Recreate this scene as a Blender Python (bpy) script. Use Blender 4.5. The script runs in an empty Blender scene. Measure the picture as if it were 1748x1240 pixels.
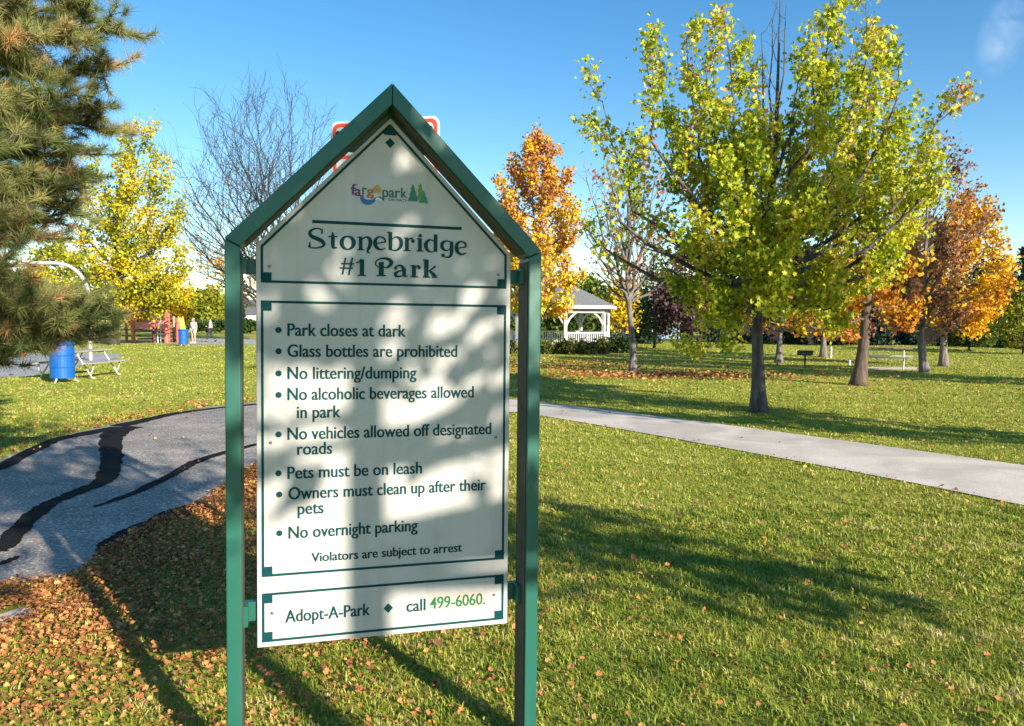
import bpy, bmesh, math, random
import numpy as np
from mathutils import Vector, Matrix, Euler

scene = bpy.context.scene
COL = scene.collection
R = math.radians

# ------------------------------------------------------------------ camera, sky, sun, exposure
CAM_H, FPX, PITCH = 1.6, 1300.0, math.atan(73 / 1300)
cam = bpy.data.cameras.new('camera')
cam.sensor_width = 36.0
cam.lens = FPX / 1748 * 36.0
cam.clip_start, cam.clip_end = 0.05, 4000
cam_ob = bpy.data.objects.new('camera', cam)
cam_ob.location = (0, 0, CAM_H)
cam_ob.rotation_euler = (math.pi / 2 - PITCH, 0, 0)
COL.objects.link(cam_ob)
scene.camera = cam_ob

SUN_EL = R(20.0)
SUN_H = Vector((0.64, -0.768)).normalized()
SUN_AZ = math.atan2(SUN_H.x, SUN_H.y)          # clockwise from +Y
sd = bpy.data.lights.new('sun', 'SUN')
sd.energy = 4.7
sd.angle = R(0.53)
sd.color = (1.0, 0.90, 0.76)
so = bpy.data.objects.new('sun', sd)
sv = Vector((SUN_H.x * math.cos(SUN_EL), SUN_H.y * math.cos(SUN_EL), math.sin(SUN_EL)))
so.rotation_euler = sv.to_track_quat('Z', 'Y').to_euler()
so.location = (12, -14, 18)
COL.objects.link(so)

world = bpy.data.worlds.new('World')
scene.world = world
world.use_nodes = True
wn, wl = world.node_tree.nodes, world.node_tree.links
wn.clear()
sky = wn.new('ShaderNodeTexSky')
sky.sky_type = 'NISHITA'
sky.sun_disc = False
sky.sun_elevation = SUN_EL
sky.sun_rotation = SUN_AZ
sky.air_density = 1.0
sky.dust_density = 0.05
sky.ozone_density = 1.6
bg = wn.new('ShaderNodeBackground')
bg.inputs['Strength'].default_value = 0.102
wo = wn.new('ShaderNodeOutputWorld')
# a single thin wisp of cirrus in the sky, fixed in world directions
tc = wn.new('ShaderNodeTexCoord')
def wmath(op, a, b=None):
    n = wn.new('ShaderNodeMath'); n.operation = op
    for i, v in enumerate((a, b)):
        if v is None: continue
        if isinstance(v, (int, float)): n.inputs[i].default_value = v
        else: wl.new(v, n.inputs[i])
    return n.outputs[0]
WISP = Vector(((1712 - 874) / FPX, math.cos(PITCH) + math.sin(PITCH) * 560 / FPX,
               -math.sin(PITCH) + math.cos(PITCH) * 560 / FPX)).normalized()
vs = wn.new('ShaderNodeVectorMath'); vs.operation = 'SUBTRACT'
vs.inputs[1].default_value = WISP
wl.new(tc.outputs['Generated'], vs.inputs[0])
mp = wn.new('ShaderNodeMapping'); mp.inputs['Rotation'].default_value = (0.0, 0.35, 0.0)
mp.inputs['Scale'].default_value = (46, 16, 24)
wl.new(vs.outputs[0], mp.inputs[0])
ln = wn.new('ShaderNodeVectorMath'); ln.operation = 'LENGTH'
wl.new(mp.outputs[0], ln.inputs[0])
nz = wn.new('ShaderNodeTexNoise'); nz.inputs['Scale'].default_value = 34; nz.inputs['Detail'].default_value = 6
nz.inputs['Distortion'].default_value = 0.8
wl.new(tc.outputs['Generated'], nz.inputs['Vector'])
fall = wmath('SUBTRACT', 1.0, ln.outputs['Value'])
fall = wmath('MAXIMUM', fall, 0.0)
wisp = wmath('MULTIPLY', fall, wmath('MAXIMUM', wmath('SUBTRACT', nz.outputs[0], 0.30), 0.0))
wisp = wmath('MINIMUM', wmath('MULTIPLY', wisp, 1.0), 0.26)
wm = wn.new('ShaderNodeMix'); wm.data_type = 'RGBA'
wl.new(wisp, wm.inputs[0])
hs = wn.new('ShaderNodeHueSaturation')
hs.inputs['Saturation'].default_value = 1.37
wl.new(sky.outputs[0], hs.inputs['Color'])
wl.new(hs.outputs[0], wm.inputs[6])
wm.inputs[7].default_value = (6.2, 6.4, 6.8, 1)
wl.new(wm.outputs[2], bg.inputs[0])
wl.new(bg.outputs[0], wo.inputs[0])

scene.view_settings.view_transform = 'Standard'
scene.view_settings.look = 'None'
scene.view_settings.exposure = 1.02
scene.view_settings.gamma = 1.0
scene.view_settings.use_curve_mapping = False
scene.cycles.max_bounces = 6
scene.cycles.transparent_max_bounces = 8

# ------------------------------------------------------------------ layout helpers
def ray(px, py):
    a, b = (px - 874) / FPX, -(py - 620) / FPX
    c, s = math.cos(PITCH), math.sin(PITCH)
    return Vector((a, c + b * s, -s + b * c))
def ground(px, py, z=0.0):
    d = ray(px, py); t = (z - CAM_H) / d.z
    return Vector((d.x * t, d.y * t, z))
def at(px, py, y):
    d = ray(px, py); t = y / d.y
    return Vector((d.x * t, y, CAM_H + d.z * t))

# ------------------------------------------------------------------ mesh helpers
class MB:
    def __init__(s): s.v, s.f = [], []
    def add(s, vs, fs):
        o = len(s.v); s.v += [tuple(v) for v in vs]; s.f += [tuple(i + o for i in f) for f in fs]
        return s
    def box(s, c, d, rot=None):
        x, y, z = d[0] / 2, d[1] / 2, d[2] / 2
        vs = [Vector((i * x, j * y, k * z)) for i in (-1, 1) for j in (-1, 1) for k in (-1, 1)]
        if rot is not None:
            m = rot if isinstance(rot, Matrix) else Euler(rot).to_matrix()
            vs = [m @ v for v in vs]
        c = Vector(c)
        return s.add([v + c for v in vs], [(0, 1, 3, 2), (4, 6, 7, 5), (0, 4, 5, 1), (2, 3, 7, 6), (0, 2, 6, 4), (1, 5, 7, 3)])
    def tube(s, pts, rad, n=8, caps=True):
        pts = [Vector(p) for p in pts]; rings = []; up = None
        if not hasattr(rad, '__len__'): rad = [rad] * len(pts)
        base = len(s.v)
        for i, p in enumerate(pts):
            t = (pts[min(i + 1, len(pts) - 1)] - pts[max(i - 1, 0)])
            if t.length < 1e-9: t = Vector((0, 0, 1))
            t.normalize()
            if up is None: up = Vector((1, 0, 0)) if abs(t.x) < 0.9 else Vector((0, 1, 0))
            a = (up - t * up.dot(t))
            if a.length < 1e-6: a = t.orthogonal()
            a.normalize(); up = a; b = t.cross(a)
            for k in range(n):
                w = 2 * math.pi * k / n
                s.v.append(tuple(p + (a * math.cos(w) + b * math.sin(w)) * rad[i]))
        for i in range(len(pts) - 1):
            for k in range(n):
                q = base + i * n
                s.f.append((q + k, q + (k + 1) % n, q + n + (k + 1) % n, q + n + k))
        if caps:
            s.f.append(tuple(base + k for k in range(n - 1, -1, -1)))
            s.f.append(tuple(base + (len(pts) - 1) * n + k for k in range(n)))
        return s
    def lathe(s, prof, n=20, c=(0, 0, 0)):
        base = len(s.v)
        for r, z in prof:
            for k in range(n):
                w = 2 * math.pi * k / n
                s.v.append((c[0] + r * math.cos(w), c[1] + r * math.sin(w), c[2] + z))
        for i in range(len(prof) - 1):
            for k in range(n):
                q = base + i * n
                s.f.append((q + k, q + (k + 1) % n, q + n + (k + 1) % n, q + n + k))
        s.f.append(tuple(base + k for k in range(n - 1, -1, -1)))
        s.f.append(tuple(base + (len(prof) - 1) * n + k for k in range(n)))
        return s
    def prism(s, poly, lo, hi, axis='z'):
        n = len(poly)
        def P(a, b, c): return {'z': (a, b, c), 'y': (a, c, b), 'x': (c, a, b)}[axis]
        vs = [P(a, b, lo) for a, b in poly] + [P(a, b, hi) for a, b in poly]
        fs = [tuple(range(n - 1, -1, -1)), tuple(range(n, 2 * n))] + [(i, (i + 1) % n, n + (i + 1) % n, n + i) for i in range(n)]
        return s.add(vs, fs)
    def build(s, name, mat, parent=None, smooth=False, bevel=0.0, loc=None):
        me = bpy.data.meshes.new(name)
        me.from_pydata(s.v, [], s.f)
        bm = bmesh.new(); bm.from_mesh(me)
        bmesh.ops.recalc_face_normals(bm, faces=bm.faces)
        bm.to_mesh(me); bm.free()
        if smooth:
            me.polygons.foreach_set('use_smooth', [True] * len(me.polygons))
        me.materials.append(mat)
        o = bpy.data.objects.new(name, me); COL.objects.link(o)
        if parent: o.parent = parent
        if loc is not None: o.location = loc
        if bevel:
            b = o.modifiers.new('bevel', 'BEVEL'); b.width = bevel; b.segments = 2; b.limit_method = 'ANGLE'
        return o

def np_mesh(name, verts, faces, mat, parent=None, attrs=None, smooth=False, vert_normals=None):
    """verts (N,3) and faces (M,k) arrays to a mesh object, attrs = per-face float attributes"""
    verts = np.asarray(verts, np.float32); faces = np.asarray(faces, np.int32)
    me = bpy.data.meshes.new(name)
    k = faces.shape[1]
    me.vertices.add(len(verts)); me.vertices.foreach_set('co', verts.ravel())
    me.loops.add(faces.size); me.loops.foreach_set('vertex_index', faces.ravel())
    me.polygons.add(len(faces))
    me.polygons.foreach_set('loop_start', np.arange(0, faces.size, k, dtype=np.int32))
    me.update(calc_edges=True)
    for an, av in (attrs or {}).items():
        a = me.attributes.new(an, 'FLOAT', 'FACE'); a.data.foreach_set('value', np.asarray(av, np.float32))
    if smooth: me.polygons.foreach_set('use_smooth', np.ones(len(faces), bool))
    me.materials.append(mat)
    o = bpy.data.objects.new(name, me); COL.objects.link(o)
    if parent: o.parent = parent
    return o

def tag(o, label=None, cat=None, group=None, kind=None):
    if label: o['label'] = label
    if cat: o['category'] = cat
    if group: o['group'] = group
    if kind: o['kind'] = kind
    return o
def thing(name, label, cat, loc=(0, 0, 0), rz=0.0, group=None):
    o = bpy.data.objects.new(name, None); COL.objects.link(o)
    o.location = loc; o.rotation_euler = (0, 0, rz); o.empty_display_size = 0.2
    return tag(o, label, cat, group)

# ------------------------------------------------------------------ materials
def newmat(name):
    m = bpy.data.materials.new(name); m.use_nodes = True
    return m, m.node_tree.nodes, m.node_tree.links, m.node_tree.nodes['Principled BSDF']
def ramp(n, stops, interp='LINEAR'):
    r = n.new('ShaderNodeValToRGB'); r.color_ramp.interpolation = interp
    el = r.color_ramp.elements
    while len(el) < len(stops): el.new(0.5)
    for e, (p, c) in zip(el, stops):
        e.position = p; e.color = (*c, 1)
    return r
def noise(n, l, scale, detail=4, coord='Object', rough=0.5, dist=0.0):
    t = n.new('ShaderNodeTexCoord'); x = n.new('ShaderNodeTexNoise')
    x.inputs['Scale'].default_value = scale; x.inputs['Detail'].default_value = detail
    x.inputs['Roughness'].default_value = rough; x.inputs['Distortion'].default_value = dist
    l.new(t.outputs[coord], x.inputs['Vector'])
    return x
def mix(n, l, fac, a, b, mode='MIX'):
    x = n.new('ShaderNodeMix'); x.data_type = 'RGBA'; x.blend_type = mode
    for i, v in ((0, fac), (6, a), (7, b)):
        if isinstance(v, (int, float)): x.inputs[i].default_value = v
        elif isinstance(v, tuple): x.inputs[i].default_value = (*v, 1) if len(v) == 3 else v
        else: l.new(v, x.inputs[i])
    return x.outputs[2]
def mathn(n, l, op, a, b=None, c=None):
    x = n.new('ShaderNodeMath'); x.operation = op
    for i, v in enumerate((a, b, c)):
        if v is None: continue
        if isinstance(v, (int, float)): x.inputs[i].default_value = v
        else: l.new(v, x.inputs[i])
    return x.outputs[0]
def paint(name, col, rough=0.5, var=0.12, scale=9, metal=0.0, bump=0.0, spec=0.5, bscale=60):
    m, n, l, b = newmat(name)
    x = noise(n, l, scale, 5)
    d = tuple(max(0, c * (1 - var)) for c in col); u = tuple(min(1, c * (1 + var)) for c in col)
    r = ramp(n, [(0.3, d), (0.7, u)]); l.new(x.outputs[0], r.inputs[0]); l.new(r.outputs[0], b.inputs['Base Color'])
    b.inputs['Roughness'].default_value = rough; b.inputs['Metallic'].default_value = metal
    b.inputs['Specular IOR Level'].default_value = spec
    if bump:
        y = noise(n, l, bscale, 6); bn = n.new('ShaderNodeBump'); bn.inputs['Strength'].default_value = bump
        bn.inputs['Distance'].default_value = 0.01
        l.new(y.outputs[0], bn.inputs['Height']); l.new(bn.outputs[0], b.inputs['Normal'])
    return m
def leafmat(name, stops, trans=0.28, rough=0.5):
    """leaf colour from the per-leaf attribute 'tint'; part of the light passes through"""
    m, n, l, b = newmat(name)
    a = n.new('ShaderNodeAttribute'); a.attribute_name = 'tint'
    r = ramp(n, stops); l.new(a.outputs['Fac'], r.inputs[0])
    l.new(r.outputs[0], b.inputs['Base Color']); b.inputs['Roughness'].default_value = rough
    b.inputs['Specular IOR Level'].default_value = 0.3
    t = n.new('ShaderNodeBsdfTranslucent'); l.new(r.outputs[0], t.inputs[0])
    ms = n.new('ShaderNodeMixShader'); ms.inputs[0].default_value = trans
    l.new(b.outputs[0], ms.inputs[1]); l.new(t.outputs[0], ms.inputs[2])
    l.new(ms.outputs[0], n['Material Output'].inputs[0])
    return m
def weathered(name, col, streak, rough=0.5, scale=3.0, amount=0.5, spec=0.4, bump=0.03):
    """paint with faint run-down dirt streaks and worn specks"""
    m, n, l, b = newmat(name)
    t = n.new('ShaderNodeTexCoord'); mp = n.new('ShaderNodeMapping'); mp.inputs['Scale'].default_value = (9, 9, .55)
    l.new(t.outputs['Object'], mp.inputs[0])
    x = n.new('ShaderNodeTexNoise'); x.inputs['Scale'].default_value = scale; x.inputs['Detail'].default_value = 6
    l.new(mp.outputs[0], x.inputs['Vector'])
    y = noise(n, l, 6, 6, dist=.6); z = noise(n, l, 90, 5)
    r = ramp(n, [(0.50, (0, 0, 0)), (0.74, (1, 1, 1))]); l.new(x.outputs[0], r.inputs[0])
    r2 = ramp(n, [(0.35, tuple(c * .93 for c in col)), (0.65, tuple(min(1, c * 1.05) for c in col))]); l.new(y.outputs[0], r2.inputs[0])
    r3 = ramp(n, [(0.66, (0, 0, 0)), (0.72, (1, 1, 1))]); l.new(z.outputs[0], r3.inputs[0])
    c = mix(n, l, mathn(n, l, 'MULTIPLY', r.outputs[0], amount), r2.outputs[0], streak)
    c = mix(n, l, mathn(n, l, 'MULTIPLY', r3.outputs[0], amount * .6), c, streak)
    l.new(c, b.inputs['Base Color'])
    b.inputs['Roughness'].default_value = rough; b.inputs['Specular IOR Level'].default_value = spec
    bn = n.new('ShaderNodeBump'); bn.inputs['Strength'].default_value = bump; bn.inputs['Distance'].default_value = 0.01
    l.new(y.outputs[0], bn.inputs['Height']); l.new(bn.outputs[0], b.inputs['Normal'])
    return m
def bark(name, c1, c2, scale=14):
    m, n, l, b = newmat(name)
    t = n.new('ShaderNodeTexCoord'); mp = n.new('ShaderNodeMapping'); mp.inputs['Scale'].default_value = (1, 1, 0.22)
    l.new(t.outputs['Object'], mp.inputs[0])
    x = n.new('ShaderNodeTexNoise'); x.inputs['Scale'].default_value = scale; x.inputs['Detail'].default_value = 7
    x.inputs['Roughness'].default_value = 0.65
    l.new(mp.outputs[0], x.inputs['Vector'])
    r = ramp(n, [(0.32, c1), (0.66, c2)]); l.new(x.outputs[0], r.inputs[0]); l.new(r.outputs[0], b.inputs['Base Color'])
    b.inputs['Roughness'].default_value = 0.9
    bn = n.new('ShaderNodeBump'); bn.inputs['Strength'].default_value = 0.9; bn.inputs['Distance'].default_value = 0.03
    l.new(x.outputs[0], bn.inputs['Height']); l.new(bn.outputs[0], b.inputs['Normal'])
    return m

M = {}
M['green_paint'] = weathered('green_paint', (0.010, 0.108, 0.078), (0.032, 0.105, 0.08), 0.42, 3.5, 0.6, .5, .06)
M['panel'] = weathered('panel', (0.485, 0.474, 0.453), (0.385, 0.37, 0.335), 0.5, 2.6, 0.45)
M['ink'] = paint('ink', (0.001, 0.050, 0.056), 0.6, 0.05, 20, spec=0.15)
M['shade_tone'] = paint('shade_tone', (0.075, 0.078, 0.062), 0.7, 0.2, 20, spec=0.2)  # olive-brown colour standing in for shade on the frame's inner faces
M['phone_ink'] = paint('phone_ink', (0.006, 0.13, 0.045), 0.45, 0.05, 20)
M['sticker'] = paint('sticker', (0.50, 0.405, 0.355), 0.5, 0.03, 10)
M['screw'] = paint('screw', (0.25, 0.25, 0.25), 0.4, 0.2, 50, metal=0.8)
M['white_metal'] = paint('white_metal', (0.50, 0.51, 0.50), 0.45, 0.10, 6)
M['galv'] = paint('galv', (0.50, 0.52, 0.53), 0.42, 0.15, 8, metal=0.4)
M['wood_grey'] = paint('wood_grey', (0.36, 0.33, 0.29), 0.8, 0.25, 12)
M['wood_brown'] = paint('wood_brown', (0.30, 0.20, 0.13), 0.8, 0.25, 12)
M['blue'] = weathered('blue', (0.006, 0.115, 0.45), (0.03, 0.10, 0.27), 0.45, 2.2, 0.7, .4, .3)
M['red_play'] = paint('red_play', (0.64, 0.16, 0.125), 0.45, 0.15, 3)
M['pink_play'] = paint('pink_play', (0.70, 0.29, 0.25), 0.5, 0.12, 3)
M['dark_play'] = paint('dark_play', (0.06, 0.05, 0.05), 0.7, 0.2, 5)
M['yellow_play'] = paint('yellow_play', (0.75, 0.55, 0.10), 0.4, 0.1, 3)
M['cyan_play'] = paint('cyan_play', (0.35, 0.62, 0.62), 0.4, 0.1, 3)
M['white'] = paint('white', (0.56, 0.56, 0.555), 0.55, 0.06, 3)
M['shingle'] = paint('shingle', (0.165, 0.168, 0.17), 0.9, 0.35, 16, bump=0.4, bscale=40)
M['black'] = paint('black', (0.015, 0.015, 0.016), 0.55, 0.3, 10)
M['sign_red'] = paint('sign_red', (0.62, 0.06, 0.025), 0.4, 0.08, 8)
M['sign_white'] = paint('sign_white', (0.52, 0.54, 0.56), 0.4, 0.05, 8)
M['sign_back'] = paint('sign_back', (0.42, 0.42, 0.40), 0.4, 0.1, 8, metal=0.5)
M['orange_ball'] = paint('orange_ball', (0.80, 0.16, 0.045), 0.5, 0.06, 6)
M['skin'] = paint('skin', (0.58, 0.34, 0.25), 0.5, 0.05, 6)
M['hair'] = paint('hair', (0.10, 0.07, 0.05), 0.7, 0.2, 20)
M['grey_hair'] = paint('grey_hair', (0.42, 0.40, 0.38), 0.7, 0.2, 20)
M['shirt_white'] = paint('shirt_white', (0.6, 0.6, 0.59), 0.8, 0.05, 8)
M['shirt_grey'] = paint('shirt_grey', (0.55, 0.57, 0.60), 0.8, 0.05, 8)
M['shorts'] = paint('shorts', (0.45, 0.40, 0.35), 0.8, 0.05, 8)
M['trousers'] = paint('trousers', (0.03, 0.032, 0.04), 0.8, 0.1, 8)
M['shoe'] = paint('shoe', (0.7, 0.7, 0.7), 0.6, 0.05, 8)
M['bark_grey'] = bark('bark_grey', (0.05, 0.042, 0.038), (0.26, 0.225, 0.205))
M['bark_dark'] = bark('bark_dark', (0.020, 0.018, 0.017), (0.085, 0.075, 0.068))
M['bark_maple'] = bark('bark_maple', (0.022, 0.019, 0.018), (0.15, 0.13, 0.12))
M['bark_brown'] = bark('bark_brown', (0.040, 0.029, 0.022), (0.16, 0.115, 0.085))
M['house_white'] = paint('house_white', (0.52, 0.52, 0.51), 0.8, 0.05, 1.5)
M['house_blue'] = paint('house_blue', (0.26, 0.36, 0.50), 0.8, 0.06, 1.5)
M['roof_grey'] = paint('roof_grey', (0.13, 0.13, 0.14), 0.9, 0.2, 5)
M['window_dark'] = paint('window_dark', (0.03, 0.035, 0.045), 0.12, 0.1, 2)
M['fence_wood'] = paint('fence_wood', (0.045, 0.030, 0.024), 0.9, 0.35, 3)

L = {}
L['maple_green'] = leafmat('maple_green', [(0.0, (0.11, 0.19, 0.014)), (0.28, (0.26, 0.36, 0.02)), (0.55, (0.48, 0.53, 0.026)), (0.86, (0.70, 0.62, 0.035)), (0.97, (0.70, 0.44, 0.08)), (1.0, (0.64, 0.30, 0.18))], 0.34)
L['maple_mixed'] = leafmat('maple_mixed', [(0.0, (0.42, 0.12, 0.02)), (0.25, (0.62, 0.26, 0.02)), (0.45, (0.66, 0.42, 0.02)), (0.62, (0.44, 0.42, 0.02)), (1.0, (0.12, 0.20, 0.014))])
L['yellow'] = leafmat('yellow', [(0.0, (0.12, 0.16, 0.014)), (0.35, (0.36, 0.36, 0.018)), (0.75, (0.66, 0.54, 0.018)), (1.0, (0.70, 0.42, 0.015))])
L['orange'] = leafmat('orange', [(0.0, (0.40, 0.13, 0.03)), (0.30, (0.62, 0.24, 0.02)), (0.65, (0.74, 0.42, 0.016)), (1.0, (0.74, 0.57, 0.025))])
L['orange_pink'] = leafmat('orange_pink', [(0.0, (0.44, 0.20, 0.13)), (0.35, (0.62, 0.28, 0.07)), (0.7, (0.76, 0.44, 0.03)), (1.0, (0.70, 0.60, 0.03))])
L['russet'] = leafmat('russet', [(0.0, (0.09, 0.045, 0.036)), (0.35, (0.27, 0.115, 0.075)), (0.7, (0.52, 0.22, 0.09)), (1.0, (0.66, 0.34, 0.06))], 0.35)
L['red_sparse'] = leafmat('red_sparse', [(0.0, (0.26, 0.08, 0.06)), (0.6, (0.48, 0.16, 0.10)), (1.0, (0.62, 0.32, 0.06))])
L['purple'] = leafmat('purple', [(0.0, (0.030, 0.016, 0.018)), (0.6, (0.085, 0.042, 0.045)), (1.0, (0.16, 0.085, 0.06))], 0.2)
L['green'] = leafmat('green', [(0.0, (0.022, 0.050, 0.012)), (0.5, (0.055, 0.105, 0.018)), (1.0, (0.15, 0.19, 0.028))], 0.3)
L['light_green'] = leafmat('light_green', [(0.0, (0.06, 0.11, 0.014)), (0.5, (0.17, 0.23, 0.02)), (1.0, (0.38, 0.36, 0.03))], 0.35)
L['spruce'] = leafmat('spruce', [(0.0, (0.010, 0.028, 0.016)), (0.6, (0.026, 0.058, 0.030)), (1.0, (0.06, 0.095, 0.05))], 0.12)
L['pine'] = leafmat('pine', [(0.0, (0.07, 0.115, 0.034)), (0.40, (0.19, 0.225, 0.062)), (0.72, (0.34, 0.315, 0.11)), (0.90, (0.46, 0.31, 0.13)), (1.0, (0.54, 0.25, 0.09))], 0.18)
L['shrub'] = leafmat('shrub', [(0.0, (0.035, 0.05, 0.012)), (0.5, (0.12, 0.14, 0.03)), (1.0, (0.30, 0.26, 0.06))], 0.25)
L['grass'] = leafmat('grass', [(0.0, (0.14, 0.21, 0.020)), (0.30, (0.27, 0.335, 0.034)), (0.6, (0.42, 0.42, 0.062)), (0.82, (0.56, 0.48, 0.14)), (1.0, (0.64, 0.52, 0.27))], 0.20)
L['litter'] = leafmat('litter', [(0.0, (0.13, 0.055, 0.028)), (0.32, (0.36, 0.140, 0.052)), (0.66, (0.60, 0.255, 0.080)), (0.90, (0.68, 0.36, 0.12)), (1.0, (0.70, 0.48, 0.12))], 0.12, 0.7)

# ------------------------------------------------------------------ ground, paths
def ground_mat():
    m, n, l, b = newmat('lawn')
    big = noise(n, l, 0.16, 4); mid = noise(n, l, 1.1, 5); fine = noise(n, l, 26, 8, rough=0.75); fine2 = noise(n, l, 130, 4)
    r1 = ramp(n, [(0.30, (0.34, 0.375, 0.045)), (0.52, (0.48, 0.46, 0.07)), (0.75, (0.60, 0.50, 0.13))])
    l.new(mathn(n, l, 'ADD', mathn(n, l, 'MULTIPLY', big.outputs[0], 0.5), mathn(n, l, 'MULTIPLY', mid.outputs[0], 0.5)), r1.inputs[0])
    r2 = ramp(n, [(0.25, (0.35, 0.38, 0.3)), (0.5, (0.85, 0.88, 0.8)), (0.8, (1.35, 1.28, 1.2))]); l.new(fine.outputs[0], r2.inputs[0])
    c = mix(n, l, 0.85, r1.outputs[0], r2.outputs[0], 'MULTIPLY')
    # bare thatch between the blades close to the camera
    r3 = ramp(n, [(0.45, (0, 0, 0)), (0.62, (1, 1, 1))]); l.new(fine2.outputs[0], r3.inputs[0])
    c = mix(n, l, mathn(n, l, 'MULTIPLY', r3.outputs[0], 0.35), c, (0.30, 0.225, 0.10))
    l.new(c, b.inputs['Base Color']); b.inputs['Roughness'].default_value = 0.95
    b.inputs['Specular IOR Level'].default_value = 0.1
    bn = n.new('ShaderNodeBump'); bn.inputs['Strength'].default_value = 0.8; bn.inputs['Distance'].default_value = 0.05
    l.new(fine.outputs[0], bn.inputs['Height']); l.new(bn.outputs[0], b.inputs['Normal'])
    return m
def speckle(name, c1, c2, c3, s1, s2, bump=0.3, rough=0.9, cracks=False):
    m, n, l, b = newmat(name)
    x = noise(n, l, s1, 5); y = noise(n, l, s2, 3)
    r = ramp(n, [(0.3, c1), (0.7, c2)]); l.new(x.outputs[0], r.inputs[0])
    r2 = ramp(n, [(0.56, (0, 0, 0)), (0.70, (1, 1, 1))]); l.new(y.outputs[0], r2.inputs[0])
    c = mix(n, l, mathn(n, l, 'MULTIPLY', r2.outputs[0], 0.75), r.outputs[0], c3)
    r5 = ramp(n, [(0.34, (.45, .45, .46)), (0.50, (1, 1, 1))]); l.new(y.outputs[0], r5.inputs[0])
    c = mix(n, l, 0.8, c, r5.outputs[0], 'MULTIPLY')
    if cracks:
        z = noise(n, l, 0.7, 6, dist=1.2)
        r4 = ramp(n, [(0.40, (0.80, 0.80, 0.80)), (0.60, (1.06, 1.05, 1.04))]); l.new(z.outputs[0], r4.inputs[0])
        c = mix(n, l, 1.0, c, r4.outputs[0], 'MULTIPLY')
    l.new(c, b.inputs['Base Color']); b.inputs['Roughness'].default_value = rough
    bn = n.new('ShaderNodeBump'); bn.inputs['Strength'].default_value = bump; bn.inputs['Distance'].default_value = 0.01
    l.new(y.outputs[0], bn.inputs['Height']); l.new(bn.outputs[0], b.inputs['Normal'])
    return m
M['lawn'] = ground_mat()
M['asphalt'] = speckle('asphalt', (0.27, 0.235, 0.20), (0.42, 0.365, 0.315), (1.0, 0.90, 0.77), 2.2, 46, cracks=True)
M['tar'] = speckle('tar', (0.010, 0.010, 0.010), (0.019, 0.018, 0.018), (0.05, 0.047, 0.045), 8, 110, 0.2, 0.95)
M['tar'].node_tree.nodes['Principled BSDF'].inputs['Specular IOR Level'].default_value = 0.08
M['concrete'] = speckle('concrete', (0.66, 0.575, 0.48), (0.79, 0.695, 0.585), (0.46, 0.415, 0.36), 1.6, 120, 0.15, cracks=True)
M['court'] = speckle('court', (0.36, 0.35, 0.34), (0.46, 0.45, 0.44), (0.30, 0.29, 0.28), 1.0, 40, 0.1)
M['mulch'] = speckle('mulch', (0.40, 0.24, 0.17), (0.55, 0.36, 0.27), (0.25, 0.14, 0.09), 1.5, 30, 0.4)

def sheet(name, pts, z, mat, thick=0.0):
    """flat polygon on the ground, optionally with an edge going down"""
    bm = bmesh.new()
    vs = [bm.verts.new((p[0], p[1], z)) for p in pts]
    f = bm.faces.new(vs)
    if f.normal.z < 0: f.normal_flip()
    bm.normal_update()
    if f.normal.z < 0: bmesh.ops.reverse_faces(bm, faces=[f])
    bmesh.ops.triangulate(bm, faces=bm.faces[:])
    me = bpy.data.meshes.new(name); bm.to_mesh(me); bm.free()
    me.materials.append(mat)
    o = bpy.data.objects.new(name, me); COL.objects.link(o)
    o['kind'] = 'structure'
    return o
def spline(pts, n=8):
    out = []; P = [Vector(p) for p in pts]
    for i in range(len(P) - 1):
        a, b, c, d = P[max(i - 1, 0)], P[i], P[i + 1], P[min(i + 2, len(P) - 1)]
        for k in range(n):
            t = k / n
            out.append(0.5 * (2 * b + (c - a) * t + (2 * a - 5 * b + 4 * c - d) * t * t + (3 * b - a - 3 * c + d) * t ** 3))
    out.append(P[-1])
    return out
def gxy(*pts): return [Vector(ground(*p).xy) for p in pts]

s = MB().add([(-900, -300, 0), (900, -300, 0), (900, 1500, 0), (-900, 1500, 0)], [(0, 1, 2, 3)]).build('ground', M['lawn'])
tag(s, kind='structure')

wob = random.Random(5)
def rough_line(pts, amp):
    return [p + Vector((wob.uniform(-amp, amp), wob.uniform(-amp, amp))) for p in pts]
far_e = rough_line(spline(gxy((-260, 905), (-120, 850), (0, 787), (47, 766), (98, 748), (173, 729), (234, 717), (327, 700), (435, 687), (600, 679)), 6), 0.016)
near_e = rough_line(spline(gxy((-220, 1090), (0, 1004), (51, 994), (112, 990), (173, 947), (266, 891), (346, 858), (411, 810), (470, 780), (600, 740)), 5), 0.014)
ASPHALT = far_e + near_e[::-1]
sheet('asphalt_path', ASPHALT, 0.006, M['asphalt'])
conc_far = gxy((600, 679), (740, 680), (870, 683), (925, 688), (1100, 709), (1280, 732), (1500, 762), (1748, 796), (2200, 862))
conc_near = gxy((600, 740), (740, 712), (870, 705), (925, 711), (1100, 741), (1280, 774), (1500, 815), (1748, 865), (2200, 965))
conc_far = spline(conc_far, 4); conc_near = spline(conc_near, 4)
CONC = conc_far + conc_near[::-1]
sheet('concrete_path', CONC, 0.012, M['concrete'])
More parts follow.
